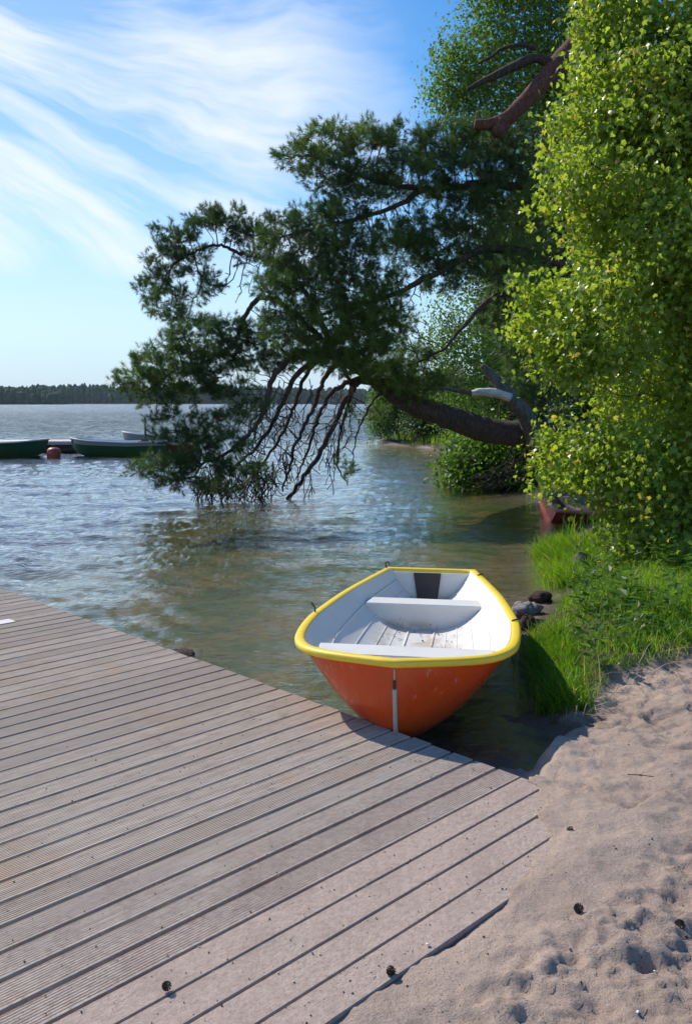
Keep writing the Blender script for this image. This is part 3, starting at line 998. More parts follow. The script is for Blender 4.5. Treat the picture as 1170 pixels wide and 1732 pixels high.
# strakes: thin raised laps running the length of the liner
for sgn in (-1, 1):
    for zz in (.045, .068, .12, .20):
        ss_ = np.linspace(.42, 2.82, 36)
        P = np.stack([sgn * (hero.in_w(ss_, np.full(36, zz)) - .001), ss_, np.full(36, zz)], -1)
        link('strake', tube_mesh('strake', P, .0045, 5), M_LINER, hb_)
for xx in (-.09, .09):
    P = np.array([(xx, .9, .034), (xx, 1.92, .034)])
    link('floor_batten', tube_mesh('floor_batten', P, .008, 6), M_LINER, hb_)
# outboard pad
bm = bmesh.new()
pv = [(-.115, .262), (.105, .262), (.078, .04), (-.082, .04)]
vs = [bm.verts.new((x - .02, 2.832, z)) for x, z in pv] + [bm.verts.new((x - .02, 2.812, z)) for x, z in pv]
for f in ((0, 1, 2, 3), (7, 6, 5, 4), (0, 4, 5, 1), (1, 5, 6, 2), (2, 6, 7, 3), (3, 7, 4, 0)): bm.faces.new([vs[i] for i in f])
bmesh.ops.bevel(bm, geom=list(bm.edges), offset=.004, segments=1, affect='EDGES')
me = bpy.data.meshes.new('outboard_pad'); bm.to_mesh(me); bm.free()
link('outboard_pad', me, M_BLACK, hb_)
# stem strip and bow eye
ks = np.array([(s_, z_) for s_, z_ in ((.033, .235), (.05, .16), (.07, .09), (.09, .02), (.14, -.06), (.2, -.1))])
sm = smooth_path(np.stack([np.zeros(6), ks[:, 0] - .004, ks[:, 1]], -1), 4)
link('stem_strip', tube_mesh('stem_strip', sm, .0115, 6), M_STRIP, hb_)
a = np.linspace(0, 2 * np.pi, 14)
eye = np.stack([np.zeros(14), .022 - .012 + np.cos(a) * .016, .262 + np.sin(a) * .018], -1)
link('bow_eye', tube_mesh('bow_eye', eye, .006, 6), M_RUST, hb_)
seam = np.array([(0, .0 - .002, .345), (0, .012, .30), (0, .03, .255)])
link('stem_seam', tube_mesh('stem_seam', seam, .004, 6), M_STRIP, hb_)


def rowlock(s, sgn, kind):
    x = sgn * float(hero.b(s)); z = float(hero.zs(s)) + .008
    if kind == 'ring':
        a = np.linspace(-.5, np.pi + .5, 12)
        P = np.stack([x + np.cos(a) * .016, np.full(12, s), z + .032 + np.sin(a) * .016], -1)
        P = np.vstack([P, [x - .005, s, z]])
    elif kind == 'hook':
        P = np.array([(x, s, z - .01), (x - .004, s, z + .03), (x - .018, s, z + .045), (x - .022, s, z + .062)])
    else:
        P = np.array([(x - .02, s, z), (x - .005, s, z + .006), (x + .018, s + .012, z + .007)])
    link('rowlock', tube_mesh('rowlock', P, .0055, 6), M_RUST, hb_)


rowlock(2.84, -1, 'ring'); rowlock(1.12, -1, 'hook'); rowlock(1.08, 1, 'stub'); rowlock(2.62, 1, 'stub')
cl_ = link('cleat', box_mesh('cleat', .02, .05, .035, .004, 1), M_RUST, hb_); cl_.location = (-.43, .27, .325); cl_.rotation_euler = (0, 0, -.6)
# dead leaves and grit on the liner floor, stuff
rg = np.random.default_rng(12)
tvl = np.array([(0, 0, 0), (-.4, .5, .12), (0, 1, .05), (.4, .5, .12)]); tfl = np.array([(0, 3, 2, 1)])
nb = 90
sx = rg.uniform(.75, 1.9, nb); wx = rg.normal(.05, .2, nb)
kw = hero.in_w(sx, np.full(nb, .08)); wx = np.clip(wx, -kw, kw)
zx = .03 + (np.abs(wx) / np.clip(hero.b(sx) - .03, .05, 9)) ** 2.6 * .30 + .006
V, Fq = scatter(tvl, tfl, np.stack([wx, sx, zx], -1), np.stack([rg.normal(0, 1, nb), rg.normal(0, 1, nb), np.zeros(nb)], -1), np.tile([0, 0, 1.0], (nb, 1)) + rg.normal(0, .2, (nb, 3)), rg.uniform(.006, .022, nb))
lf = link('dead_leaves', np_mesh('dead_leaves', V, Fq), paint('dead_leaf', (.09, .06, .04), .8), hb_)
tag(lf, kind='stuff')


# ---- simpler lake boats
def lake_boat(name, label, group, loc, heading, L, B, Hh, m_out, m_in, m_rim, m_band=None, tilt=0.0, lift=.0, motor=False, floorz=-.02):
    out_ = [(0, 0), (.06 * L, .22 * B), (.14 * L, .36 * B), (.28 * L, .46 * B), (.5 * L, .5 * B), (.75 * L, .47 * B), (1.0 * L, .36 * B)]
    hl = Hull(out_, [(0, Hh * 1.28), (.2 * L, Hh * 1.08), (.6 * L, Hh * .92), (L, Hh * .98)],
              [(0, Hh * 1.26), (.02 * L, Hh * .6), (.06 * L, Hh * .05), (.14 * L, -.08), (.4 * L, -.15), (L, -.12)],
              [(0, .9), (.2 * L, .6), (.6 * L, .42), (L, .48)], L, floor=floorz, n=26)
    r = empty(name, loc, heading)
    r.rotation_euler = (tilt, 0, heading)
    tag(r, label, 'boat', group)
    link('hull', fix_normals(hl.outer('hull', 9)), m_out, r)
    link('liner', hl.inner('liner', .1 * L, L * .985, 20, 9), m_in, r)
    link('gunwale', hl.rim('gunwale', RIM), m_rim, r)
    link('transom', hl.slab('transom', L - .028, .026), m_out, r)
    for q_ in (.3, .55, .8):
        thwart('seat', q_ * L, q_ * L + .22, Hh * .72, parent=r, hull=hl, mat=m_in)
    if m_band is not None:
        s = hl.o[2:, 0]
        for sgn in (-1, 1):
            zs = hl.zs(s); zk = hl.zk(s)
            rows = []
            for q_ in (.97, .70):
                z = zs * q_ + (1 - q_) * -.05
                h = (z - zk) / (zs - zk)
                rows.append(np.stack([sgn * (hl.b(s) * h ** hl.pw(s) + .006), s, z], -1))
            V = np.stack(rows, 1).reshape(-1, 3)
            link('upper_strake', fix_normals(np_mesh('upper_strake', V, grid_faces(len(s), 2), smooth=True)), m_band, r)
    if motor:
        mo = link('outboard_motor', box_mesh('outboard_motor', .26, .34, .36, .07, 3), M_BLACK, r); mo.location = (0, L + .10, Hh * 1.28)
        sh = link('motor_leg', box_mesh('motor_leg', .09, .14, .7, .03, 2), M_BLACK, mo); sh.location = (0, 0, -.45)
    return r, hl


M_GREEN = paint('green_hull_paint', (.018, .12, .075), .4)
M_PALE = paint('pale_blue_grey_paint', (.40, .45, .50), .4)
M_WHITE = paint('white_hull_paint', (.70, .71, .72), .4)
M_RED = paint('red_hull_paint', (.50, .07, .04), .45)
M_PINK = paint('faded_red_rim', (.52, .19, .15), .5)
M_BROWN = paint('brown_inside', (.22, .13, .11), .6)
p = at(84, 752, 29.0)
lake_boat('moored_boat', 'green moored boat with white inside at the left edge, bow pointing right', 'boats moored at the small jetty', (p.x, 29.0, WATER_Z + .06), math.radians(80), 4.4, 1.5, .42, M_GREEN, M_WHITE, M_WHITE)
p = at(118, 748, 29.5)
lake_boat('moored_boat', 'green moored boat with pale grey upper planks and black motor beyond the pine tip', 'boats moored at the small jetty', (p.x, 29.6, WATER_Z + .06), math.radians(-82), 3.2, 1.4, .43, M_GREEN, M_WHITE, M_PALE, m_band=M_PALE, motor=False)
p = at(218, 738, 35)
rb, hl3 = lake_boat('moored_boat', 'pale blue grey boat half hidden behind the pine tip beside a thin mooring post', 'boats moored at the small jetty', (p.x, 34, WATER_Z + .10), math.radians(-78), 3.0, 1.3, .45, M_PALE, M_WHITE, M_WHITE)
# black motor and red fuel tank region at stern of second boat
mo = empty('outboard_motor', tuple(at(246, 760, 29.6)[:2]) + (WATER_Z + .05,))
tag(mo, 'black outboard motor on the stern of the green boat by the pine tip', 'motor')
link('cowling', box_mesh('cowling', .42, .34, .40, .10, 3, (0, 0, .34)), M_BLACK, mo)
link('leg', box_mesh('leg', .12, .16, .5, .04, 2, (.02, 0, -.1)), M_BLACK, mo)
rd = at(268, 757, 30.2)
lake_boat('moored_boat', 'small red boat mostly hidden by the lowest pine branches', 'boats moored at the small jetty', (rd.x - .35, 30.4, WATER_Z + .02), math.radians(-75), 1.5, 1.0, .34, paint('dark_red_hull_paint', (.22, .035, .03), .5), M_BROWN, M_BROWN)
# mooring post
p = at(246, 740, 33.5)
post = link('mooring_post', tube_mesh('mooring_post', [(0, 0, -1.2), (0, 0, 0), (0.01, 0, 1.25)], [.045, .04, .035], 8), M_BEAM)
post.location = (p.x, 33.5, WATER_Z); tag(post, 'thin grey mooring post standing above the pale blue boat', 'post')
# red barrel buoy
bp = at(91, 760, 28.6)
bm = bmesh.new()
prof = [(.0, -.18), (.19, -.18), (.215, -.12), (.22, .10), (.225, .12), (.22, .14), (.215, .22), (.19, .27), (.12, .315), (0, .33)]
ringv = []
for r_, z_ in prof:
    ringv.append([bm.verts.new((r_ * math.cos(a_), r_ * math.sin(a_), z_)) for a_ in np.linspace(0, 2 * math.pi, 20, endpoint=False)] if r_ > 0 else [bm.verts.new((0, 0, z_))])
for i in range(len(prof) - 1):
    A_, B_ = ringv[i], ringv[i + 1]
    for j in range(20):
        k2 = (j + 1) % 20
        if len(A_) == 1: bm.faces.new((A_[0], B_[k2], B_[j]))
        elif len(B_) == 1: bm.faces.new((A_[j], A_[k2], B_[0]))
        else: bm.faces.new((A_[j], A_[k2], B_[k2], B_[j]))
for f in bm.faces: f.smooth = True
me = bpy.data.meshes.new('buoy'); bm.to_mesh(me); bm.free()
buoy = empty('mooring_buoy', (bp.x, 28.6, WATER_Z)); tag(buoy, 'red drum shaped buoy floating between the two green boats', 'buoy')
link('float', me, M_RED, buoy)
link('ring', tube_mesh('ring', np.stack([np.cos(np.linspace(0, 6.28, 12)) * .05, np.zeros(12), .36 + np.sin(np.linspace(0, 6.28, 12)) * .05], -1), .012, 6), M_RUST, buoy)
# small pontoon jetty
jp = at(95, 748, 32)
jet = empty('jetty', (jp.x - .2, 32.2, WATER_Z)); tag(jet, 'low pale pontoon jetty behind the green boats', 'jetty')
jet.rotation_euler = (0, 0, math.radians(4))
M_JET = paint('jetty_boards', (.60, .50, .47), .7)
for k in range(11):
    o = link('plank', box_mesh('plank', .44, 1.5, .04, .005, 1), M_JET, jet); o.location = (-4.4 + k * .46 + .55, 0, .38)
link('float', box_mesh('float', 5.0, 1.2, .34, .03, 1, (-1.55, 0, .18)), M_BEAM, jet)
link('edge_board', box_mesh('edge_board', 5.05, .05, .10, .005, 1, (-1.55, -.76, .32)), M_JET, jet)

# red boat pulled up on the bank behind the maple
bb, _h = lake_boat('beached_boat', 'faded red boat behind the maple leaves, heeled over at the water edge', None, (5.56, 13.75, -.12), math.radians(99.6), 2.5, 1.05, .26, M_RED, M_BROWN, M_PINK, floorz=.06)
bb.rotation_euler = (0, -.27, math.radians(99.6))
p = at(1092, 865, 10.9)
lake_boat('beached_boat', 'white grey boat lying in the grass, glimpsed through the maple leaves', None, (p.x + .1, 10.9, gh(p.x, 10.9) + .10), math.radians(-115), 2.6, 1.1, .34, M_WHITE, M_WHITE, M_PALE, floorz=.04)

# ------------------------------------------------------------------ trees
def colonize(P0, par0, A, step, kill, iters, rng, grav=-.03, wander=.18, maxkids=3):
    """space colonisation: branches grow from the nodes P0 towards the points A"""
    cap = len(P0) + 40000
    P = np.zeros((cap, 3)); P[:len(P0)] = P0
    par = np.full(cap, -1); par[:len(P0)] = par0
    n = len(P0)
    A = A.copy()
    nn = np.zeros(len(A), int); nd = np.full(len(A), 1e9)

    def upd(a, b_):
        nonlocal nn, nd
        for c0 in range(a, b_, 400):
            Q = P[c0:min(c0 + 400, b_)]
            d = ((A[:, None] - Q[None]) ** 2).sum(-1)
            k = d.argmin(1); dm = d[np.arange(len(A)), k]
            m = dm < nd
            nn[m] = k[m] + c0; nd[m] = dm[m]
    upd(0, n)
    kids = np.zeros(cap, int)
    for it in range(iters):
        al = nd > kill * kill
        A, nn, nd = A[al], nn[al], nd[al]
        if len(A) == 0: break
        d = norm(A - P[nn])
        acc = np.zeros((n, 3)); np.add.at(acc, nn, d)
        cnt = np.bincount(nn, minlength=n)
        g = np.where((cnt > 0) & (kids[:n] < maxkids))[0]
        if len(g) == 0: break
        dr = norm(acc[g]) + rng.normal(0, wander, (len(g), 3)); dr[:, 2] += grav
        new = P[g] + norm(dr) * step
        m = len(new)
        if n + m > cap: break
        P[n:n + m] = new; par[n:n + m] = g; kids[g] += 1
        upd(n, n + m)
        n += m
    return P[:n], par[:n]


def radii(par, n0, r0, tip, ex=2.4):
    n = len(par)
    acc = np.zeros(n)
    R = np.zeros(n)
    for i in range(n - 1, -1, -1):
        R[i] = max(acc[i] ** (1 / ex), tip) if acc[i] > 0 else tip
        p_ = par[i]
        if p_ >= 0: acc[p_] += R[i] ** ex
    return R


def limb_nodes(limbs, step=.12):
    """limbs: list of (points, radii) -> node arrays (each limb its own chain)"""
    P, par = [], []
    for pts, _ in limbs:
        sp_ = smooth_path(pts, 6)
        L = np.concatenate([[0], np.cumsum(np.linalg.norm(np.diff(sp_, axis=0), axis=1))])
        q = np.arange(0, L[-1], step)
        Q = np.stack([np.interp(q, L, sp_[:, i]) for i in range(3)], -1)
        b0 = len(P)
        for i in range(len(Q)):
            P.append(Q[i]); par.append(b0 + i - 1 if i else -1)
    return np.array(P), np.array(par)


def in_ellipsoids(B, n, rng, shell=.0):
    """B: (k,6) centre + radii; points spread by volume, pushed out towards the shell"""
    B = np.asarray(B, float)
    vol = B[:, 3] * B[:, 4] * B[:, 5]
    k = rng.choice(len(B), n, p=vol ** .8 / (vol ** .8).sum())
    d = norm(rng.normal(0, 1, (n, 3)))
    r = rng.uniform(shell ** 3, 1, n) ** (1 / 3)
    return B[k, :3] + d * r[:, None] * B[k, 3:], k, d


def blobs(lst, Y0=None, depth=.9):
    out_ = []
    for q_ in lst:
        px, py, Y, rx, ry = q_[:5]
        dz = q_[5] if len(q_) > 5 else depth
        c_ = at(px, py, Y); s_ = Y / F0
        out_.append((c_.x, c_.y, c_.z, rx * s_, max(rx, ry) * s_ * dz, ry * s_))
    return np.array(out_)


NEEDLES_N = 18
a = np.random.default_rng(5)
nt_v, nt_f = [], []
for i in range(NEEDLES_N):
    phi = i * 2.399; tilt = math.radians(20 + 62 * (i / NEEDLES_N))
    base = np.array([0, .55 - .6 * i / NEEDLES_N, 0])
    dr = np.array([math.cos(phi) * math.sin(tilt), math.cos(tilt), math.sin(phi) * math.sin(tilt)])
    sd = norm(np.cross(dr, [.3, .2, .9]))
    ln = a.uniform(.5, .75); wd = .075
    q0 = len(nt_v)
    nt_v += [base - sd * wd * .5, base + sd * wd * .5, base + dr * ln]
    nt_f.append((q0, q0 + 1, q0 + 2))
nt_v, nt_f = np.array(nt_v), np.array(nt_f)


def stuff(o, label=None):
    return tag(o, label, kind='stuff')


# ---- the leaning pine
pine_limbs_px = {
    'low': ([(1075, 790, 17.2), (1000, 742, 17.0), (900, 733, 16.7), (850, 732, 16.6), (800, 720, 16.5), (745, 702, 16.4), (700, 686, 16.3), (655, 657, 16.2), (630, 640, 16.2)], (.36, .33, .245, .235, .23, .21, .19, .16, .11)),
    'a': ([(655, 655, 16.2), (610, 645, 16.1), (588, 672, 16.0), (568, 712, 16.0), (545, 760, 15.9), (515, 805, 15.9), (487, 845, 15.9), (478, 862, 15.9)], (.12, .10, .085, .08, .075, .065, .055, .03)),
    'b': ([(625, 640, 16.2), (575, 615, 16.0), (548, 642, 15.8), (530, 690, 15.7), (505, 740, 15.6), (490, 790, 15.6), (478, 830, 15.6)], (.10, .085, .07, .06, .05, .04, .025)),
    'c': ([(620, 636, 16.2), (550, 600, 15.6), (500, 600, 15.2), (462, 640, 15.0), (448, 690, 15.0), (425, 730, 14.9), (385, 765, 14.9), (330, 790, 14.8)], (.11, .10, .09, .08, .07, .06, .045, .03)),
    'd': ([(620, 636, 16.2), (560, 590, 15.9), (510, 540, 15.8), (470, 510, 15.8), (437, 505, 15.9), (415, 535, 15.9), (395, 580, 15.8), (350, 610, 15.6), (290, 630, 15.4)], (.12, .10, .09, .08, .075, .065, .055, .04, .025)),
    'e': ([(560, 590, 15.9), (520, 500, 16.2), (480, 455, 16.6), (440, 435, 17.0), (405, 428, 17.1), (370, 415, 17.1), (335, 425, 17.1), (300, 440, 17.0)], (.10, .08, .075, .065, .055, .045, .035, .02)),
    'f': ([(1030, 640, 17.2), (940, 520, 16.6), (845, 500, 16.0), (790, 545, 15.8), (750, 590, 15.8), (690, 620, 15.9)], (.14, .12, .085, .06, .04, .02)),
    'g': ([(1025, 480, 17.2), (930, 440, 16.4), (830, 420, 15.9), (740, 460, 15.5), (660, 500, 15.2), (580, 520, 15.0), (520, 540, 14.9)], (.17, .15, .12, .09, .07, .05, .03)),
    'h': ([(1025, 380, 17.2), (930, 330, 16.6), (830, 310, 16.2), (720, 320, 16.0), (620, 300, 15.8), (530, 265, 15.7), (480, 268, 15.7)], (.17, .15, .12, .09, .06, .04, .02)),
    'i': ([(720, 320, 16.0), (640, 360, 15.6), (560, 380, 15.3), (480, 400, 15.2)], (.08, .06, .04, .02)),
    'j': ([(550, 600, 15.6), (520, 630, 15.7), (500, 680, 15.8), (480, 730, 15.8), (440, 790, 15.8), (400, 830, 15.8)], (.07, .06, .05, .045, .035, .02)),
    'l': ([(612, 640, 16.1), (565, 660, 15.9), (540, 700, 15.8), (522, 760, 15.8), (500, 812, 15.8)], (.09, .07, .055, .04, .02)),
    'm': ([(540, 600, 15.3), (498, 640, 15.3), (470, 700, 15.4), (432, 758, 15.4), (382, 800, 15.3)], (.09, .075, .06, .045, .02)),
    'n': ([(580, 620, 16.0), (594, 660, 16.1), (578, 720, 16.2), (570, 780, 16.2), (588, 822, 16.2)], (.06, .05, .04, .03, .015)),
    'k': ([(660, 655, 16.2), (634, 672, 16.1), (612, 712, 16.0), (600, 750, 16.0), (596, 790, 16.0)], (.05, .04, .03, .02, .012)),
}
pine = empty('pine_tree', (5.75, 17.3, gh(5.75, 17.3)))
tag(pine, 'big leaning pine whose dark drooping branches reach out over the water', 'tree')


def child_world(o, parent):
    """mesh built in world coordinates, parented to a thing standing elsewhere"""
    o.parent = parent
    o.matrix_parent_inverse = Matrix.Translation(-Vector(parent.location)) if parent.rotation_euler.z == 0 else parent.matrix_basis.inverted()
    return o


P_l = {}
for kx_, (pts, rad) in pine_limbs_px.items():
    P_l[kx_] = (np.array([at(*q_) for q_ in pts]), np.array(rad))
for kx_, (pts, rad) in P_l.items():
    sp_ = smooth_path(pts, 7)
    wob = np.random.default_rng(sum(map(ord, kx_))).normal(0, .012, sp_.shape); wob[0] = 0
    rr2 = np.interp(np.linspace(0, 1, len(sp_)), np.linspace(0, 1, len(rad)), rad) * (1.0 if kx_ == 'low' else .62)
    big = kx_ == 'low'
    o = link('limb', tube_mesh('limb', sp_ + wob, rr2, 16 if big else 9, .09 if big else .06, seed=len(kx_)), M_PINE_BARK)
    child_world(o, pine)
trk = np.array([(5.75, 17.3, -.15), (5.6, 17.3, 1.0), (5.45, 17.25, 2.6), (5.35, 17.2, 4.5), (5.3, 17.15, 6.5), (5.35, 17.2, 9.5)])
child_world(link('trunk', tube_mesh('trunk', smooth_path(trk, 6), np.interp(np.linspace(0, 1, 31), [0, .1, .6, 1], [.48, .40, .30, .14]), 18, .08), M_PINE_RED), pine)
# the sawn red limb high up with its dark side branch
up = np.array([at(1060, -10, 16.8), at(1010, 38, 16.2), at(968, 80, 15.6), at(935, 118, 15.3), at(900, 158, 15.1), at(868, 190, 14.95), at(850, 204, 14.9), at(822, 211, 14.9), at(802, 210, 14.9)])
child_world(link('broken_limb', tube_mesh('broken_limb', smooth_path(up, 6), np.interp(np.linspace(0, 1, 49), np.linspace(0, 1, 9), [.20, .185, .17, .155, .135, .12, .11, .09, .075]), 14, .10), M_PINE_RED), pine)['label'] = 'thick reddish limb sawn off near its end'
sb = np.array([at(935, 110, 15.3), at(905, 98, 15.3), at(870, 112, 15.2), at(838, 128, 15.1), at(815, 138, 15.1), at(790, 152, 15.0)])
child_world(link('dead_branch', tube_mesh('dead_branch', smooth_path(sb, 6), np.interp(np.linspace(0, 1, 31), [0, .5, 1], [.085, .075, .03]), 9, .10), M_DARK_BARK), pine)
sb = np.array([at(905, 82, 15.6), at(880, 76, 15.6), at(850, 82, 15.6), at(830, 96, 15.6), at(808, 108, 15.6)])
child_world(link('dead_branch', tube_mesh('dead_branch', smooth_path(sb, 6), np.interp(np.linspace(0, 1, 25), [0, 1], [.04, .02]), 7, .10), M_DARK_BARK), pine)
sb = np.array([at(848, 212, 14.9), at(845, 218, 14.85), at(838, 226, 14.8)])
child_world(link('dead_branch', tube_mesh('dead_branch', smooth_path(sb, 4), np.interp(np.linspace(0, 1, 9), [0, 1], [.14, .09]), 9, .10), M_PINE_RED), pine)

pads = [
    # upper group
    (510, 262, 15.7, 48, 26), (560, 240, 15.8, 55, 30), (620, 232, 15.9, 50, 24), (690, 240, 16.0, 60, 26), (750, 245, 16.0, 60, 35), (810, 235, 16.1, 60, 35), (870, 250, 16.3, 50, 50),
    (560, 300, 15.7, 55, 30), (620, 295, 15.8, 60, 30), (700, 300, 15.9, 70, 40), (780, 300, 15.9, 70, 45), (860, 320, 16.2, 60, 60), (900, 400, 16.5, 40, 60),
    (480, 385, 15.2, 42, 22), (540, 375, 15.2, 60, 34), (600, 350, 15.4, 60, 35), (520, 425, 15.0, 75, 38), (590, 430, 15.1, 55, 45), (480, 470, 15.0, 42, 34), (530, 480, 14.9, 75, 35), (600, 500, 14.9, 60, 40),
    (490, 525, 14.9, 50, 30), (560, 545, 14.8, 75, 32), (620, 560, 15.0, 60, 38), (560, 590, 15.2, 60, 22), (660, 410, 15.5, 45, 30), (720, 380, 15.7, 55, 30), (700, 420, 15.7, 50, 25), (740, 430, 15.8, 55, 38), (800, 370, 16.0, 60, 40), (820, 440, 16.0, 45, 45),
    (650, 470, 15.3, 45, 28), (660, 545, 15.5, 45, 35), (870, 470, 16.3, 45, 70), (880, 560, 16.6, 45, 60), (830, 530, 16.4, 30, 30),
    (690, 640, 16.2, 70, 26), (640, 615, 16.0, 50, 26), (750, 645, 16.5, 40, 18), (700, 600, 16.2, 45, 18), (900, 640, 17.2, 60, 60),
    # left upper fan
    (395, 375, 17.1, 50, 22), (350, 368, 17.1, 45, 18), (300, 392, 17.1, 40, 20), (275, 425, 17.1, 30, 28), (320, 425, 17.1, 40, 30), (270, 465, 17.0, 34, 26), (252, 495, 17.0, 28, 18), (285, 515, 16.9, 42, 24), (320, 540, 16.7, 45, 14), (415, 400, 16.9, 40, 20), (430, 440, 16.6, 30, 14), (340, 480, 17.0, 40, 26),
    # middle left
    (330, 580, 15.6, 70, 28), (390, 560, 15.7, 50, 22), (270, 612, 15.4, 55, 26), (235, 638, 15.3, 45, 20), (205, 655, 15.3, 26, 10), (300, 640, 15.4, 70, 24), (360, 615, 15.6, 55, 24), (420, 600, 15.7, 45, 26), (270, 672, 15.3, 50, 14), (440, 560, 15.7, 35, 28),
    # lower left
    (300, 705, 15.1, 35, 9), (345, 720, 15.0, 45, 14), (385, 700, 15.0, 45, 16), (330, 748, 14.9, 50, 12), (390, 745, 15.0, 50, 14), (285, 782, 14.8, 55, 16), (245, 795, 14.8, 35, 12), (340, 785, 14.9, 65, 22), (400, 790, 15.1, 45, 20), (310, 812, 14.9, 55, 10), (370, 825, 15.3, 45, 10), (440, 800, 15.6, 26, 20), (430, 690, 15.1, 30, 14),
    (480, 620, 15.5, 30, 22), (590, 700, 16.1, 20, 12), (585, 790, 16.1, 25, 10), (640, 700, 16.3, 22, 10),
    (560, 612, 15.0, 65, 22), (615, 592, 14.9, 55, 28), (515, 592, 15.0, 50, 24), (650, 632, 15.7, 50, 22), (705, 655, 15.9, 55, 18), (470, 560, 15.0, 40, 26), (455, 475, 15.2, 30, 36), (450, 410, 15.3, 25, 25), (640, 520, 15.0, 50, 40), (745, 470, 15.6, 40, 35),
    (300, 738, 15.0, 50, 12), (260, 705, 15.1, 25, 8), (430, 640, 15.4, 35, 18), (380, 660, 15.4, 45, 14), (330, 660, 15.4, 45, 14),
]
PB = blobs(pads, depth=1.0)
rg = np.random.default_rng(21)
A, kA, dA = in_ellipsoids(PB, 14500, rg, .25)
# clump the shoots so that gaps stay open between them
cl_c = A[rg.choice(len(A), 1500, replace=False)]
nearest = np.zeros(len(A), int)
for c0 in range(0, len(A), 1000):
    nearest[c0:c0 + 1000] = ((A[c0:c0 + 1000, None] - cl_c[None]) ** 2).sum(-1).argmin(1)
A = cl_c[nearest] + (A - cl_c[nearest]) * np.array([.62, .62, .34]) + rg.normal(0, .025, A.shape)
seedP, seedpar = limb_nodes([P_l[k_] for k_ in P_l if k_ != 'low'] + [(P_l['low'][0][3:], None)], .12)
bare = blobs([(560, 700, 16.0, 50, 60), (500, 720, 15.8, 45, 70), (450, 740, 15.6, 45, 60), (420, 690, 15.3, 45, 35), (400, 480, 17.0, 35, 40), (600, 690, 16.1, 20, 35), (690, 560, 15.9, 45, 35), (720, 500, 15.9, 35, 25)], depth=.8)
bareA = in_ellipsoids(bare, 520, rg, .0)[0]
NP, npar = colonize(seedP, seedpar, np.concatenate([A[rg.choice(len(A), 4600, replace=False)], bareA]), .125, .15, 70, rg, grav=.03, wander=.22)
n0 = len(seedP)
RD = radii(npar, n0, 0, .0068, 2.5)
m = np.arange(len(NP)) >= n0
RD = np.minimum(RD, .055)
idx = np.where(m)[0]
V, Fq = prisms(NP[npar[idx]], NP[idx], np.minimum(RD[npar[idx]], RD[idx] * 1.5), RD[idx], 4)
child_world(stuff(link('twigs', np_mesh('twigs', V, Fq, smooth=True), M_PINE_BARK), 'tangle of thin bare twigs'), pine)
# bare hanging twigs near the waterline
hang = []
for _ in range(230):
    px, py = random.choice([(random.uniform(330, 470), random.uniform(780, 830)), (random.uniform(420, 600), random.uniform(640, 800))])
    Yh = random.uniform(15.2, 16.2)
    p0 = np.array(at(px, py, Yh)); L_ = random.uniform(.3, .9)
    d_ = np.array([random.uniform(-.5, .3), random.uniform(-.3, .3), -1.0])
    pp = [p0]
    for q_ in range(5):
        d_ = d_ + np.random.default_rng(_ * 7 + q_).normal(0, .28, 3); d_ /= np.linalg.norm(d_)
        pp.append(pp[-1] + d_ * L_ / 5)
    hang.append(pp)
    if random.random() < .7:
        b0 = pp[2]; d2 = norm(np.array([random.uniform(-1, 1), random.uniform(-1, 1), -.6]))
        hang.append([b0, b0 + d2 * .12, b0 + d2 * .22 + np.array([0, 0, -.05])])
h0 = np.array([q_[i] for q_ in hang for i in range(len(q_) - 1)]); h1 = np.array([q_[i + 1] for q_ in hang for i in range(len(q_) - 1)])
V, Fq = prisms(h0, h1, np.full(len(h0), .0085), np.full(len(h0), .007), 4)
child_world(stuff(link('hanging_twigs', np_mesh('hanging_twigs', V, Fq, smooth=True), M_DARK_BARK), 'bare twigs hanging down to the waterline'), pine)
# shoots with needles
nn_ = np.zeros(len(A), int)
for c0 in range(0, len(A), 500):
    nn_[c0:c0 + 500] = ((A[c0:c0 + 500, None] - NP[None]) ** 2).sum(-1).argmin(1)
dirn = norm(A - NP[nn_] + rg.normal(0, .03, A.shape)) * .5 + norm(A - PB[kA, :3]) * .55
dirn[:, 2] += .38
dirn += rg.normal(0, .35, dirn.shape)
reps = 2
Pp = np.concatenate([A + rg.normal(0, .05, A.shape) for _ in range(reps)])
Dd = np.concatenate([dirn + rg.normal(0, .45, dirn.shape) for _ in range(reps)])
sz = rg.uniform(.10, .155, len(Pp))
V, Fq = scatter(nt_v, nt_f, Pp, Dd, rg.normal(0, 1, Pp.shape), sz)
vv_a = np.clip(.35 + .5 * fbm(Pp[:, 0] * .9, Pp[:, 2] * .9 + Pp[:, 1], 3, 77) * 2 + rg.normal(0, .16, len(Pp)), 0, 1)
child_world(stuff(link('needles', np_mesh('needles', V, Fq, var=np.repeat(vv_a, NEEDLES_N)), M_NEEDLE), 'dark green needle shoots'), pine)

# ---- grey dead fork rising from the pine limb
dead = pine
pts = np.array([tuple(at(*q_)) for q_ in ((905, 752, 16.6), (896, 722, 16.4), (886, 700, 16.2), (870, 682, 16.0), (848, 655, 15.8), (828, 632, 15.8), (814, 618, 15.8))])
child_world(link('grey_fork', tube_mesh('grey_fork', smooth_path(pts, 5), np.interp(np.linspace(0, 1, 31), [0, .4, .7, 1], [.17, .15, .11, .05]), 12, .08), M_GREY_BARK), dead)['label'] = 'grey dead forked branch'
pts = np.array([at(*q_) for q_ in ((862, 672, 15.8), (845, 666, 15.75), (820, 663, 15.7), (797, 665, 15.7))])
child_world(link('peeled_log', tube_mesh('peeled_log', smooth_path(pts, 5), [.085] * 4 + [.082] * 6 + [.07] * 4 + [.05] * 2, 12, .06), M_BIRCH_BARK), dead)['label'] = 'peeled white stub of a broken branch'
pts = np.array([at(*q_) for q_ in ((800, 665, 15.7), (775, 661, 15.7), (745, 657, 15.75), (715, 660, 15.8))])
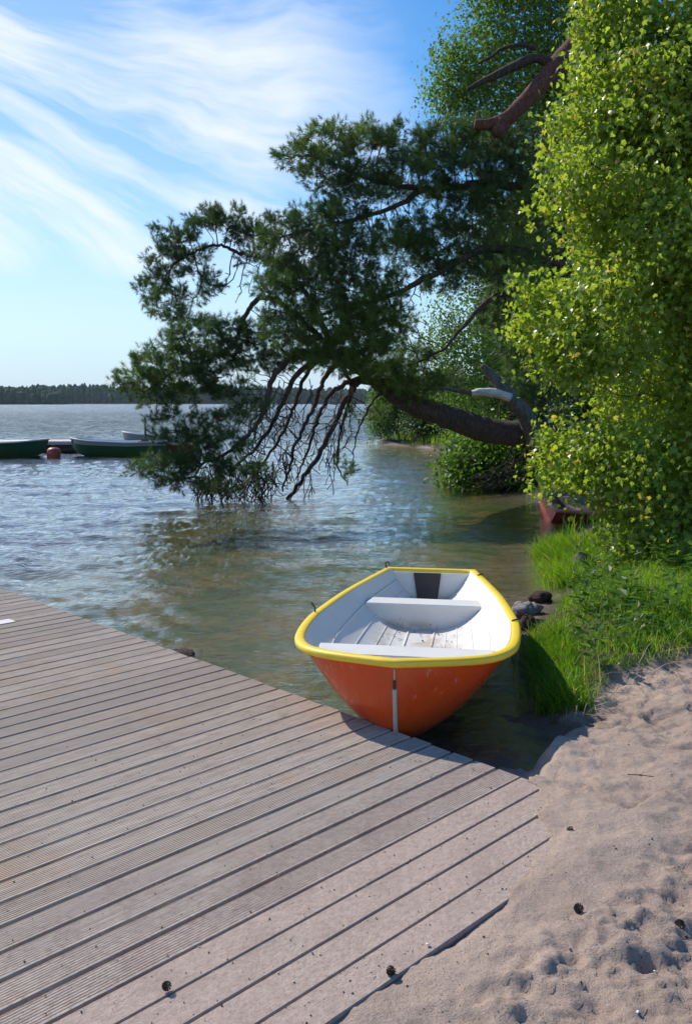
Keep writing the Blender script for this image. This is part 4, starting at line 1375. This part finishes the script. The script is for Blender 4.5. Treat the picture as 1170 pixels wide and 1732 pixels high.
child_world(link('dead_branch', tube_mesh('dead_branch', smooth_path(pts, 5), np.linspace(.045, .02, 16), 8, .06), M_GREY_BARK), dead)


# ---- leafy trees
mv = np.array([(0, 0, 0), (.36, .06, .06), (.52, .50, .10), (.19, .56, .03), (0, 1.0, -.03), (-.19, .56, .03), (-.52, .50, .10), (-.36, .06, .06)], float)
mf = np.array([(0, i, i + 1) for i in range(1, 7)])
dv = np.array([(0, 0, 0), (.33, .45, .06), (0, 1, 0), (-.33, .45, .06)], float)
df_ = np.array([(0, 1, 2), (0, 2, 3)])


def leafy(name, label, cat, base, B, n_clump, per, size, mat, bark, trunk_pts, rad, rng, sig=.13, template=(dv, df_), group=None, shell=.55, droop=.3, hang_=0.0, twig=True, step=.25, att=700, upb=.5, leaf_name='crown', gaps=0):
    r = empty(name, base)
    tag(r, label, cat, group)
    sp_ = smooth_path(np.array(trunk_pts), 6)
    child_world(link('trunk', tube_mesh('trunk', sp_, np.interp(np.linspace(0, 1, len(sp_)), np.linspace(0, 1, len(rad)), rad), 10, .06), bark), r)
    Cc, kC, dC = in_ellipsoids(B, n_clump, rng, shell)
    if gaps:
        q_ = vnoise(Cc[:, 0] * 1.7 + Cc[:, 1] * .6, Cc[:, 2] * 1.9, 300) + .6 * vnoise(Cc[:, 0] * 4.1 + Cc[:, 1] * 2, Cc[:, 2] * 4.3, 301)
        kp = q_ > gaps - .5
        Cc, kC = Cc[kp], kC[kp]; n_clump = len(Cc)
    if twig:
        sP, spar = limb_nodes([(np.array(trunk_pts), None)], step)
        q0 = int(len(sP) * .25)
        P2, par2 = colonize(sP, spar, Cc[rng.choice(len(Cc), min(att, len(Cc)), replace=False)], step, step * 1.1, 60, rng, grav=.02, wander=.15)
        R2 = np.minimum(radii(par2, len(sP), 0, max(.004, step * .016), 2.3), np.mean(rad) * .5)
        i2 = np.arange(len(P2)) >= len(sP); i2 = np.where(i2)[0]
        if len(i2):
            V, Fq = prisms(P2[par2[i2]], P2[i2], np.minimum(R2[par2[i2]], R2[i2] * 1.6), R2[i2], 4)
            child_world(stuff(link('branches', np_mesh('branches', V, Fq, smooth=True), bark)), r)
    n = n_clump * per
    ci = np.repeat(np.arange(n_clump), per)
    cs = sig * rng.uniform(.6, 1.4, n_clump)
    off = rng.normal(0, 1, (n, 3)) * cs[ci][:, None]
    if hang_ > 0: off[:, 2] = -np.abs(off[:, 2]) * (1 + hang_ * 3); off[:, :2] *= .5
    P = Cc[ci] + off
    N = norm(rng.normal(0, .62, (n, 3)) + np.array([0, 0, upb]) + norm(P - B[kC[ci], :3]) * .55)
    T = rng.normal(0, 1, (n, 3)); T[:, 2] -= droop * 2.2; T = norm(T)
    sz = size * rng.uniform(.6, 1.25, n)
    V, Fq = scatter(template[0], template[1], P, T, N, sz)
    cv = rng.uniform(0, 1, n_clump)
    va = np.clip(.62 * cv[ci] + rng.uniform(-.1, .48, n), 0, 1)
    child_world(stuff(link(leaf_name, np_mesh(leaf_name, V, Fq, var=np.repeat(va, len(template[1]))), mat)), r)
    return r, P, T, N, sz, va


rg = np.random.default_rng(31)
maple_px = [(1112, 30, 9.4, 130, 110), (1170, 150, 8.9, 150, 120), (1060, 90, 9.4, 75, 70), (1034, 172, 9.3, 80, 66), (988, 255, 9.1, 82, 62), (1090, 280, 8.7, 130, 100), (985, 330, 9.1, 60, 50),
            (945, 395, 9.1, 92, 52), (1040, 400, 8.6, 120, 90), (1160, 420, 8.4, 120, 120), (940, 470, 9.1, 82, 60), (955, 545, 9.1, 90, 55), (985, 600, 8.9, 80, 45), (1060, 550, 8.5, 120, 90), (1160, 590, 8.3, 120, 120),
            (1010, 640, 8.8, 62, 35), (1090, 690, 8.5, 95, 80), (945, 735, 9.0, 48, 36), (1000, 740, 8.8, 70, 60), (965, 795, 8.9, 60, 42), (1170, 760, 8.1, 120, 110), (1050, 780, 8.5, 100, 60),
            (1005, 880, 8.5, 42, 30), (1000, 846, 8.7, 50, 24), (1160, 955, 7.9, 60, 28), (1095, 955, 8.1, 50, 20), (1110, 850, 8.2, 100, 45), (1045, 885, 8.3, 52, 40), (1140, 915, 8.0, 90, 38), (1085, 925, 8.1, 50, 28),
            (1290, 60, 9.3, 150, 150), (1310, 300, 9.0, 160, 160), (1310, 560, 8.8, 160, 160), (1300, 800, 8.5, 140, 130), (1120, 300, 10.3, 150, 230), (1130, 640, 10.3, 120, 200)]
MB_ = blobs(maple_px, depth=.75)
tx, ty = 5.2, 10.0
mt = [(tx, ty, gh(tx, ty) - .1), (5.1, 10.0, 1.3), (4.9, 9.9, 3.0), (4.7, 9.8, 4.8), (4.6, 9.7, 6.4)]
maple, LP, LT, LN, LS, LV = leafy('maple_tree', 'bright yellow green maple filling the right side with hanging leafy boughs', 'tree', (tx, ty, gh(tx, ty)), MB_, 8600, 20, .058, M_MAPLE, M_DARK_BARK,
                                  mt, [.22, .19, .15, .11, .06], rg, sig=.10, template=(mv, mf), shell=.7, droop=.55, step=.16, att=1500, upb=.35, gaps=.37)
# the few hundred leaves that show largest are leaves of their own
crown = [o for o in maple.children if o.name.startswith('crown')][0]
Fwd = LP[:, 1] * COSP - (LP[:, 2] - CAMZ) * SINP
vpx = CY + F0 * (-(LP[:, 2] - CAMZ) * COSP - LP[:, 1] * SINP) / Fwd
upx = CX + F0 * LP[:, 0] / Fwd
vis = (upx > 860) & (upx < 1165) & (vpx > 5) & (vpx < 985)
score = LP[:, 1] - .4 * LS / .1 + rg.uniform(0, .8, len(LP))
score[~vis] = 1e9
pick = np.argsort(score)[:290]
sel = np.zeros(len(LP), bool); sel[pick] = True
Vn, Fn = scatter(mv, mf, LP[~sel], LT[~sel], LN[~sel], LS[~sel])
old = crown.data
crown.data = np_mesh('crown', Vn, Fn, var=np.repeat(LV[~sel], len(mf)))
crown.data.materials.append(M_MAPLE)
bpy.data.meshes.remove(old)
lms = [np_mesh('leaf', mv, mf, var=np.full(len(mf), q_)) for q_ in (.05, .25, .5, .75, .88, .97)]
for me in lms: me.materials.append(M_MAPLE)
for i in pick:
    T_ = LT[i] / np.linalg.norm(LT[i]); N_ = LN[i] - T_ * (LN[i] @ T_); N_ /= np.linalg.norm(N_); B_ = np.cross(T_, N_)
    o = bpy.data.objects.new('leaf', lms[min(5, int(LV[i] * 6))])
    C.objects.link(o)
    o.parent = maple
    Mx = Matrix(((B_[0] * LS[i], T_[0] * LS[i], N_[0] * LS[i], LP[i][0] - tx), (B_[1] * LS[i], T_[1] * LS[i], N_[1] * LS[i], LP[i][1] - ty), (B_[2] * LS[i], T_[2] * LS[i], N_[2] * LS[i], LP[i][2] - maple.location.z), (0, 0, 0, 1)))
    o.matrix_local = Mx


def tree(name, label, cat, base, pxblobs, n_clump, per, size, mat, bark, rad, seed, group=None, sig=.3, lean=(0, 0), top=None, **kw):
    B = blobs(pxblobs, depth=.9)
    z0 = gh(base[0], base[1])
    zt = top if top is not None else float((B[:, 2] + B[:, 5] * .5).max())
    cx_, cy_ = B[:, 0].mean() * .6 + base[0] * .4, B[:, 1].mean()
    tp_ = [(base[0], base[1], z0 - .15), (base[0] * .9 + cx_ * .1, base[1] * .9 + cy_ * .1, z0 + (zt - z0) * .25), (base[0] * .5 + cx_ * .5, base[1] * .5 + cy_ * .5, z0 + (zt - z0) * .6), (cx_, cy_, zt)]
    return leafy(name, label, cat, (base[0], base[1], z0), B, n_clump, per, size, mat, bark, tp_, rad, np.random.default_rng(seed), sig=sig, group=group, **kw)


G1 = 'trees on the bank behind the pine'
tree('birch_tree', 'airy birch with small grey green leaves rising at the top behind the broken pine limb', 'tree', (7.0, 23.0),
     [(870, 40, 22, 75, 70), (930, 80, 22, 60, 80), (800, 110, 22, 55, 55), (765, 140, 22, 40, 38), (850, 150, 22, 70, 50), (900, 200, 22.5, 60, 60), (790, 190, 22, 48, 32), (745, 170, 22, 26, 26), (830, 230, 22.3, 50, 25), (960, 160, 22.5, 60, 100), (850, -60, 22, 90, 60), (960, -80, 22, 120, 80), (760, 100, 22, 24, 24)],
     2300, 18, .10, M_BIRCH, M_BIRCH_BARK, [.22, .17, .12, .05], 41, G1, sig=.26, step=.4, att=600, shell=.3)
tree('weeping_birch', 'weeping birch with long hanging pale green sprays seen through the pine', 'tree', (6.2, 27.0),
     [(800, 540, 26, 70, 50), (760, 500, 26, 40, 40), (850, 570, 26, 70, 60), (790, 590, 26, 60, 40), (870, 490, 26.5, 60, 60), (740, 560, 26, 35, 35), (860, 640, 26, 60, 40), (780, 640, 26, 50, 25)],
     900, 18, .09, M_BIRCH, M_BIRCH_BARK, [.24, .18, .12, .05], 42, G1, sig=.3, hang_=.7, step=.5, att=400, shell=.2)
G2 = 'dark trees behind the maple'
for i, ((bx, by), pb, lab) in enumerate([
    ((8.5, 30), [(960, 560, 29, 100, 120), (930, 430, 29, 90, 110), (990, 330, 29, 110, 120), (900, 650, 29, 60, 50)], 'dark broad tree directly left behind the maple crown'),
    ((12.5, 31), [(1100, 250, 31, 130, 160), (1080, 450, 31, 130, 160), (1110, 620, 31, 130, 110), (1050, 720, 31, 110, 60)], 'tall dark tree hidden mostly behind the middle of the maple'),
    ((17, 30), [(1280, 250, 31, 150, 200), (1300, 500, 31, 160, 160), (1260, 660, 31, 140, 100)], 'tall dark tree behind the right edge of the maple'),
    ((12.0, 40), [(860, 420, 44, 90, 100), (880, 560, 44, 80, 110), (960, 640, 44, 120, 90)], 'distant dark tree deep behind the weeping birch'),
]):
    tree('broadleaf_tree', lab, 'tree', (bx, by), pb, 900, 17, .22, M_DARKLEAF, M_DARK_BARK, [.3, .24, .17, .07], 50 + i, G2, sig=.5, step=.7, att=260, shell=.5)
G3 = 'bushes along the far side of the cove'
for i, ((bx, by), pb, mat, nC, lab) in enumerate([
    ((2.3, 38.8), [(655, 700, 38.5, 36, 34), (640, 722, 38.5, 22, 20), (690, 690, 38.5, 34, 40), (650, 668, 38.7, 26, 22)], M_BUSH, 620, 'bright bush with dark stems on the tip of the cove bank'),
    ((3.6, 36.5), [(715, 715, 36, 40, 30), (740, 690, 36.5, 45, 40), (700, 660, 37, 36, 30)], M_DARKLEAF, 560, 'darker bush just right of the bright bush on the tip'),
    ((4.9, 31.0), [(785, 700, 31, 50, 42), (760, 660, 31.5, 45, 40), (830, 690, 31, 50, 40)], M_BUSH, 700, 'fresh green bush below the pine limb by the reeds'),
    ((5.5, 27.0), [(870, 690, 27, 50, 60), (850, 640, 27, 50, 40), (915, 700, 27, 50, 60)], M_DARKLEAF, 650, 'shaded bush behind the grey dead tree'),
    ((4.75, 19.5), [(800, 778, 18.5, 52, 34), (845, 800, 18.3, 52, 30), (775, 810, 18.2, 30, 14), (880, 765, 18.8, 45, 34), (830, 755, 18.8, 55, 26), (900, 815, 17.8, 40, 20)], M_BUSH, 760, 'overhanging shrub whose leafy twigs droop to the water below the pine limb'),
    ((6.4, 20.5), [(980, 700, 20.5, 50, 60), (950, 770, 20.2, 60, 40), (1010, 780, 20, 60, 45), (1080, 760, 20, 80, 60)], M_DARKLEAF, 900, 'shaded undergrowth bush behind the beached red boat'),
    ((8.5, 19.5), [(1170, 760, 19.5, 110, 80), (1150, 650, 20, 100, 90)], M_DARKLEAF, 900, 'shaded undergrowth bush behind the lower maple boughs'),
]):
    tree('bush', lab, 'bush', (bx, by), pb, nC, 16, .10 if mat is M_BUSH else .12, mat, M_DARK_BARK, [.09, .07, .05, .02], 60 + i, G3, sig=.17, step=.3, att=260, shell=.3)
# bare dark twigs under the overhanging shrub
hang = []
ob = [o for o in bpy.data.objects if o.name == 'bush.004'][0]
for i in range(26):
    p0 = np.array(at(random.uniform(860, 930), random.uniform(745, 800), 17.6)); p1 = np.array(at(random.uniform(780, 890), random.uniform(800, 836), 17.2))
    mid = (p0 + p1) / 2 + np.array([0, 0, random.uniform(-.25, .1)])
    sp_ = smooth_path([p0, mid, p1], 5) + np.random.default_rng(i).normal(0, .012, (11, 3))
    hang.append(sp_)
h0 = np.concatenate([q_[:-1] for q_ in hang]); h1 = np.concatenate([q_[1:] for q_ in hang])
V, Fq = prisms(h0, h1, np.full(len(h0), .011), np.full(len(h0), .009), 4)
child_world(stuff(link('twigs', np_mesh('twigs', V, Fq, smooth=True), M_DARK_BARK)), ob)
# long forest behind the cove, read as one mass
rgf = np.random.default_rng(77)
nC = 2600
fx_ = rgf.uniform(9, 75, nC); fy_ = 50 + (fx_ - 9) * .35 + rgf.uniform(-4, 10, nC); fz_ = rgf.uniform(.5, 17, nC) * (1 + .2 * np.sin(fx_))
Cc = np.stack([fx_, fy_, fz_], -1); per = 12
Pq = np.repeat(Cc, per, 0) + rgf.normal(0, .9, (nC * per, 3))
V, Fq = scatter(dv, df_, Pq, rgf.normal(0, 1, Pq.shape), rgf.normal(0, .6, Pq.shape) + np.array([0, -.3, .6]), rgf.uniform(.5, .9, len(Pq)))
tag(link('lakeside_wood', np_mesh('lakeside_wood', V, Fq, var=np.repeat(np.repeat(rgf.uniform(0, 1, nC), per), 2)), M_DARKLEAF), 'dense dark wood rising behind the right bank', kind='stuff')

# ------------------------------------------------------------------ grass and weeds
def blades(name, label, px_, py_, hgt, wid, rng, lean=.5, seg=3, leanvec=None, mat=M_GRASS):
    n = len(px_)
    base = np.stack([px_, py_, gh_arr(px_, py_) - .02], -1)
    ang = rng.uniform(0, 2 * np.pi, n)
    side = np.stack([np.cos(ang), np.sin(ang), np.zeros(n)], -1)
    ld = rng.normal(0, 1, (n, 3)); ld[:, 2] = 0
    if leanvec is not None: ld = ld + leanvec
    ld = ld * lean
    hh = hgt * rng.uniform(.45, 1.2, n)
    lv = np.linspace(0, 1, seg + 1)
    V = np.zeros((n, 2 * seg + 1, 3))
    for q_ in range(seg + 1):
        t_ = lv[q_]
        c_ = base + np.array([0, 0, 1.0]) * (hh * (t_ - .28 * t_ * t_ * np.linalg.norm(ld, axis=1)))[:, None] + ld * (hh * t_ ** 2 * .8)[:, None]
        wq = wid * (1 - .75 * t_ ** 1.5)
        if q_ < seg:
            V[:, 2 * q_] = c_ - side * (wq * .5)[:, None] if hasattr(wq, '__len__') else c_ - side * wq * .5
            V[:, 2 * q_ + 1] = c_ + side * wq * .5
        else:
            V[:, 2 * seg] = c_
    f = []
    for q_ in range(seg - 1):
        f += [(2 * q_, 2 * q_ + 1, 2 * q_ + 3), (2 * q_, 2 * q_ + 3, 2 * q_ + 2)]
    f.append((2 * seg - 2, 2 * seg - 1, 2 * seg))
    f = np.array(f)
    Fq = (np.arange(n)[:, None, None] * (2 * seg + 1) + f[None]).reshape(-1, 3)
    va = np.clip(.5 + 1.1 * fbm(px_ * 1.4, py_ * 1.4, 2, 91) + rng.normal(0, .2, n), 0, 1)
    va = np.where(va > .9, .88, va); va = np.where(rng.uniform(0, 1, n) < .07, 1.0, va)
    o = link(name, np_mesh(name, V.reshape(-1, 3), Fq, var=np.repeat(va, len(f))), mat)
    tag(o, label, kind='stuff')
    return o


rg = np.random.default_rng(91)
n = 90000
x, y = rg.uniform(.95, 6.5, n), rg.uniform(4.3, 10.5, n)
d = land_dist(x, y); ga = grass_amt(x, y)
ok = (d > .05) & (ga > rg.uniform(.25, .9, n)) & (rg.uniform(0, 1, n) < np.clip(1.25 - (y - 4.3) * .13, .35, 1)) & (x < 1.3 + (y - 4) * .62 + 1.2)
x, y, d = x[ok], y[ok], d[ok]
hg = .12 + .10 * sstep(d, .1, 1.2) + .10 * np.clip(fbm(x * 1.3, y * 1.3, 2, 5) * 2, -.5, 1)
blades('grass', 'lush bright green grass on the bank beside the boat', x, y, hg, .0075, rg, .45)
n = 16000
x, y = rg.uniform(1.6, 14, n), rg.uniform(10.5, 42, n)
d = land_dist(x, y)
ok = (d > -.15) & (d < 9)
blades('grass', 'taller grass and reeds along the bank of the cove', x[ok], y[ok], np.full(ok.sum(), .38), .022, rg, .3, 2)
# overhanging tufts along the water edge
n = 5200
tt = rg.uniform(0, 1, n)
ed = np.array([(1.24, 4.75), (1.30, 5.2), (1.36, 5.7), (1.5, 6.3)]); q_ = resample([tuple(r) for r in ed], 60)
k_ = (tt * 59).astype(int)
blades('grass', 'dark overhanging grass drooping into the water beside the hull', q_[k_, 0] + rg.normal(0, .07, n), q_[k_, 1] + rg.normal(0, .05, n), np.full(n, .21), .008, rg, .45, 4, np.array([-.45, -.4, 0]))
n = 5200
ed = np.array([(2.22, 8.3), (2.32, 8.8), (2.42, 9.6), (2.52, 10.3)]); q_ = resample([tuple(r) for r in ed], 60)
k_ = (rg.uniform(0, 1, n) * 59).astype(int)
blades('grass', 'dark grass hanging over the small stump at the water edge', q_[k_, 0] + rg.normal(0, .12, n), q_[k_, 1] + rg.normal(0, .1, n), np.full(n, .28), .010, rg, .5, 4, np.array([-.8, -.2, 0]))
# weeds with broad leaves among the grass
wx, wy, wr = [], [], []
for _ in range(190):
    a_, b__ = rg.uniform(1.3, 4.2), rg.uniform(4.75, 7.8)
    if float(land_dist(np.array([a_]), np.array([b__]))[0]) > .25 and float(grass_amt(np.array([a_]), np.array([b__]))[0]) > .8:
        wx.append(a_); wy.append(b__)
n = len(wx); per = 16
wx, wy = np.array(wx), np.array(wy)
Pq = np.repeat(np.stack([wx, wy, gh_arr(wx, wy)], -1), per, 0)
hq = np.tile(np.linspace(.04, .30, per), n) * rg.uniform(.7, 1.2, n * per)
aq = rg.uniform(0, 6.28, n * per)
Pq = Pq + np.stack([np.cos(aq) * .02, np.sin(aq) * .02, hq], -1)
Tq = np.stack([np.cos(aq), np.sin(aq), rg.uniform(-.1, .6, n * per)], -1)
V, Fq = scatter(dv * np.array([.8, 1, 1]), df_, Pq, Tq, np.tile([0, 0, 1.0], (n * per, 1)) + rg.normal(0, .2, (n * per, 3)), rg.uniform(.05, .11, n * per))
tag(link('weeds', np_mesh('weeds', V, Fq, var=np.repeat(rg.uniform(0, .8, n * per), 2)), M_BUSH), 'broad leaved weeds growing through the bank grass', kind='stuff')

# ------------------------------------------------------------------ rocks, stump, debris
def rock(name, label, cat, loc, sx, sy, sz, mat, seed, group=None, sub=3):
    bm = bmesh.new()
    bmesh.ops.create_icosphere(bm, subdivisions=sub, radius=1)
    co = np.array([vt.co[:] for vt in bm.verts])
    r_ = 1 + .55 * fbm(co[:, 0] * 1.3 + seed, co[:, 1] * 1.3 + co[:, 2] * .9, 4, seed)
    for vt, k2 in zip(bm.verts, r_):
        vt.co = Vector((vt.co.x * k2 * sx, vt.co.y * k2 * sy, vt.co.z * k2 * sz))
    for f in bm.faces: f.smooth = True
    me = bpy.data.meshes.new(name); bm.to_mesh(me); bm.free()
    o = link(name, me, mat); o.location = loc; o.rotation_euler = (0, 0, seed)
    return tag(o, label, cat, group)


M_ROCK = bark_mat('grey_stone', (.17, .15, .15), (.33, .30, .30), scale=5, depth=.012, stretch=(1, 1, 1))
M_DROCK = bark_mat('wet_stone', (.035, .022, .016), (.08, .05, .04), scale=6, depth=.01, stretch=(1, 1, 1))
p = at(884, 1046, 7.05); rock('stone', 'jagged grey stone at the water edge right of the dinghy', 'stone', (p.x, p.y, WATER_Z + .07), .085, .11, .085, M_ROCK, 3)
p = at(893, 1064, 6.75); rock('stone', 'dark broken stone just below the jagged grey stone by the dinghy', 'stone', (p.x, p.y, WATER_Z + .03), .07, .09, .08, M_DROCK, 9)
p = at(903, 1036, 7.2); rock('stone', 'small grey stone behind the jagged one, against the grass', 'stone', (p.x, p.y, WATER_Z + .05), .06, .07, .06, M_ROCK, 14)
p = at(912, 1013, 7.75); rock('stone', 'dark brown wet stone in the shallows below the hanging grass', 'stone', (p.x, p.y, WATER_Z + .02), .11, .10, .07, M_DROCK, 5)
p = at(303, 1094, 6.05); rock('waterweed_clump', 'brown weedy clump in the water against the dock edge', 'clump', (p.x, p.y + .05, WATER_Z - .02), .16, .10, .035, M_DROCK, 8)
p = at(982, 975, 8.55)
st = empty('stump', (p.x - .02, 8.6, gh(p.x, 8.6))); tag(st, 'weathered grey stump with roots at the water edge under the maple', 'stump')
child_world(link('body', tube_mesh('body', [(p.x, 8.6, -.3), (p.x, 8.6, -.1), (p.x + .03, 8.62, .05), (p.x + .05, 8.63, .11)], [.17, .12, .085, .05], 14, .2), M_GREY_BARK), st)
for i in range(5):
    a_ = -2.9 + i * .55
    pts = [(p.x, 8.6, -.02), (p.x + .14 * math.cos(a_), 8.6 + .14 * math.sin(a_), -.06), (p.x + .28 * math.cos(a_), 8.6 + .28 * math.sin(a_), -.16), (p.x + .34 * math.cos(a_), 8.6 + .34 * math.sin(a_), -.28)]
    child_world(link('root', tube_mesh('root', smooth_path(pts, 4), np.linspace(.045, .02, 13), 8, .12, seed=i), M_GREY_BARK), st)
# pine cones
cone_me = None
bm = bmesh.new()
for i in range(54):
    t_ = i / 53; ph = i * 2.399
    rr3 = .021 * math.sin(math.pi * (.12 + .80 * (1 - t_))) ** .8; z_ = .048 * t_
    c_ = Vector((math.cos(ph) * rr3 * .55, math.sin(ph) * rr3 * .55, z_))
    dr = Vector((math.cos(ph), math.sin(ph), .55)).normalized(); sd = dr.cross(Vector((0, 0, 1))).normalized(); nu = sd.cross(dr)
    ln = rr3 * .75 + .003; wd = .0058
    vs = [bm.verts.new(c_ - sd * wd * .4), bm.verts.new(c_ + sd * wd * .4), bm.verts.new(c_ + dr * ln + sd * wd), bm.verts.new(c_ + dr * ln - sd * wd), bm.verts.new(c_ + dr * ln * 1.05 - nu * -.003)]
    bm.faces.new((vs[0], vs[1], vs[2], vs[3])); bm.faces.new((vs[3], vs[2], vs[4])); bm.faces.new((vs[1], vs[0], vs[4])); bm.faces.new((vs[0], vs[3], vs[4])); bm.faces.new((vs[2], vs[1], vs[4]))
cone_me = bpy.data.meshes.new('pine_cone'); bm.to_mesh(cone_me); bm.free()
cone_me.materials.append(paint('cone_brown', (.055, .035, .028), .8, (.14, .09, .06), .6, 60))


def ground_at(px, py, z=0.0):
    uu, v2 = px - CX, py - CY
    Yg = (CAMZ - z) * (F0 * COSP - v2 * SINP) / (F0 * SINP + v2 * COSP)
    return uu * Yg / (F0 * COSP - v2 * SINP), Yg


for px, py, s_, lab in ((287, 1671, .85, 'pine cone lying alone on the sandy planks near the bottom left'), (957, 1409, .8, 'pine cone in the sand nearest the end of the dock planks'),
                        (985, 1557, 1.0, 'pine cone in the open sand, middle one of three'), (1152, 1572, 1.0, 'pine cone with a twig at the right edge of the sand'), (657, 1643, .9, 'dark pine cone lodged in the groove between the last plank and the sand')):
    x_, y_ = ground_at(px, py)
    o = link('pine_cone', cone_me)
    on = x_ * NV[0] + y_ * NV[1] > 1.53
    o.location = (x_, y_, (.016 if on else gh(x_, y_) + .014))
    o.rotation_euler = (random.uniform(1.2, 1.8), random.uniform(-.3, .3), random.uniform(0, 6)); o.scale = (s_ * .58,) * 3
    tag(o, lab, 'pine cone', 'fallen pine cones')
x_, y_ = ground_at(1165, 1585)
tw = link('twig', tube_mesh('twig', [(0, 0, 0), (.03, -.03, .004), (.07, -.05, .002)], [.003, .0025, .002], 5), M_DARK_BARK); tw.location = (x_ - .02, y_ + .03, gh(x_, y_) + .006); tag(tw, 'short dark twig beside the pine cone at the right edge', 'twig')
for px0, py0, px1, py1, lab in ((1085, 1315, 1105, 1319, 'thin straight stick lying across the sand hollow'),):
    (x0, y0), (x1, y1) = ground_at(px0 - 25, py0), ground_at(px1, py1)
    z0 = max(gh(x0, y0), gh(x1, y1)) + .006
    tw = link('twig', tube_mesh('twig', [(0, 0, 0), ((x1 - x0) * .5, (y1 - y0) * .5, .003), (x1 - x0, y1 - y0, 0)], [.0022, .002, .0015], 5), M_DARK_BARK); tw.location = (x0, y0, z0); tag(tw, lab, 'twig')
# white pebbles and shells
M_PEB = paint('pale_pebble', (.72, .66, .62), .5)
for px, py, s_, lab in ((723, 1601, .007, 'white pebble on the edge of the last plank'), (1078, 1722, .006, 'white pebble in the sand at the bottom edge'), (1107, 1630, .004, 'tiny white pebble in the sand above the bottom right'), (905, 1382, .005, 'pale pebble at the sanded end of a plank')):
    x_, y_ = ground_at(px, py); on = x_ * NV[0] + y_ * NV[1] > 1.53
    rock('pebble', lab, 'pebble', (x_, y_, (.008 if on else gh(x_, y_) + s_ * .5)), s_, s_ * .8, s_ * .6, M_PEB, px % 17, None, 2)
# small debris and lumps in the sand
n = 2600
x, y = rg.uniform(-.4, 3.6, n), rg.uniform(1.6, 5.2, n)
nn2 = x * NV[0] + y * NV[1]; e2 = x * EV[0] + y * EV[1]
ok = ((nn2 < 1.5) | (e2 > EDGE + .05)) & (land_dist(x, y) > .35) & (grass_amt(x, y) < .3)
x, y = x[ok], y[ok]; n = len(x)
ov = np.array([(1, 0, 0), (0, 1, 0), (-1, 0, 0), (0, -1, 0), (0, 0, .7), (0, 0, -.5)], float); of = np.array([(0, 1, 4), (1, 2, 4), (2, 3, 4), (3, 0, 4), (1, 0, 5), (2, 1, 5), (3, 2, 5), (0, 3, 5)])
sz = .0016 + .0035 * rg.uniform(0, 1, n) ** 3
V, Fq = scatter(ov, of, np.stack([x, y, gh_arr(x, y) + .001], -1), rg.normal(0, 1, (n, 3)), rg.normal(0, .3, (n, 3)) + np.array([0, 0, 1]), sz)
M_DEB, t, out = new_mat('sand_debris')
va_ = t.n('ShaderNodeAttribute', attribute_name='var').outputs['Fac']
b = bsdf(t, t.mix(t.ss(va_, .55, .6), (.07, .05, .04), (.55, .47, .42)), .8, .2)
t.link(b.outputs[0], out.inputs[0])
tag(link('sand_grit', np_mesh('sand_grit', V, Fq, var=np.repeat(rg.uniform(0, 1, n), 8)), M_DEB), 'small grit and bark crumbs scattered on the sand', kind='stuff')
n = 1500
e2 = rg.uniform(.6, 3.0, n); n2 = 1.56 + 2.2 * rg.uniform(0, 1, n) ** 1.8
x, y = EV[0] * e2 + NV[0] * n2, EV[1] * e2 + NV[1] * n2
sz = .0014 + .003 * rg.uniform(0, 1, n) ** 3
V, Fq = scatter(ov, of, np.stack([x, y, np.full(n, .002)], -1), rg.normal(0, 1, (n, 3)), rg.normal(0, .3, (n, 3)) + np.array([0, 0, 1]), sz)
tag(link('deck_grit', np_mesh('deck_grit', V, Fq, var=np.repeat(rg.uniform(0, 1, n), 8)), M_DEB), 'grit and crumbs lying on the nearest planks', kind='stuff')
# dry straws at the grass edge
n = 60
t_ = rg.uniform(0, 1, n); x = 1.15 + t_ * 1.1; y = np.interp(x, GL[:, 0], GL[:, 1]) - .02 + rg.normal(0, .05, n)
blades('dry_grass', 'pale dry straws at the edge of the grass on the sand', x, y, np.full(n, .30), .004, rg, 1.3, 3, np.array([.2, -.8, 0]), mat=paint('dry_straw', (.48, .37, .22), .7))
print('tris', sum(len(m_.loops) - 2 * len(m_.polygons) for m_ in bpy.data.meshes))
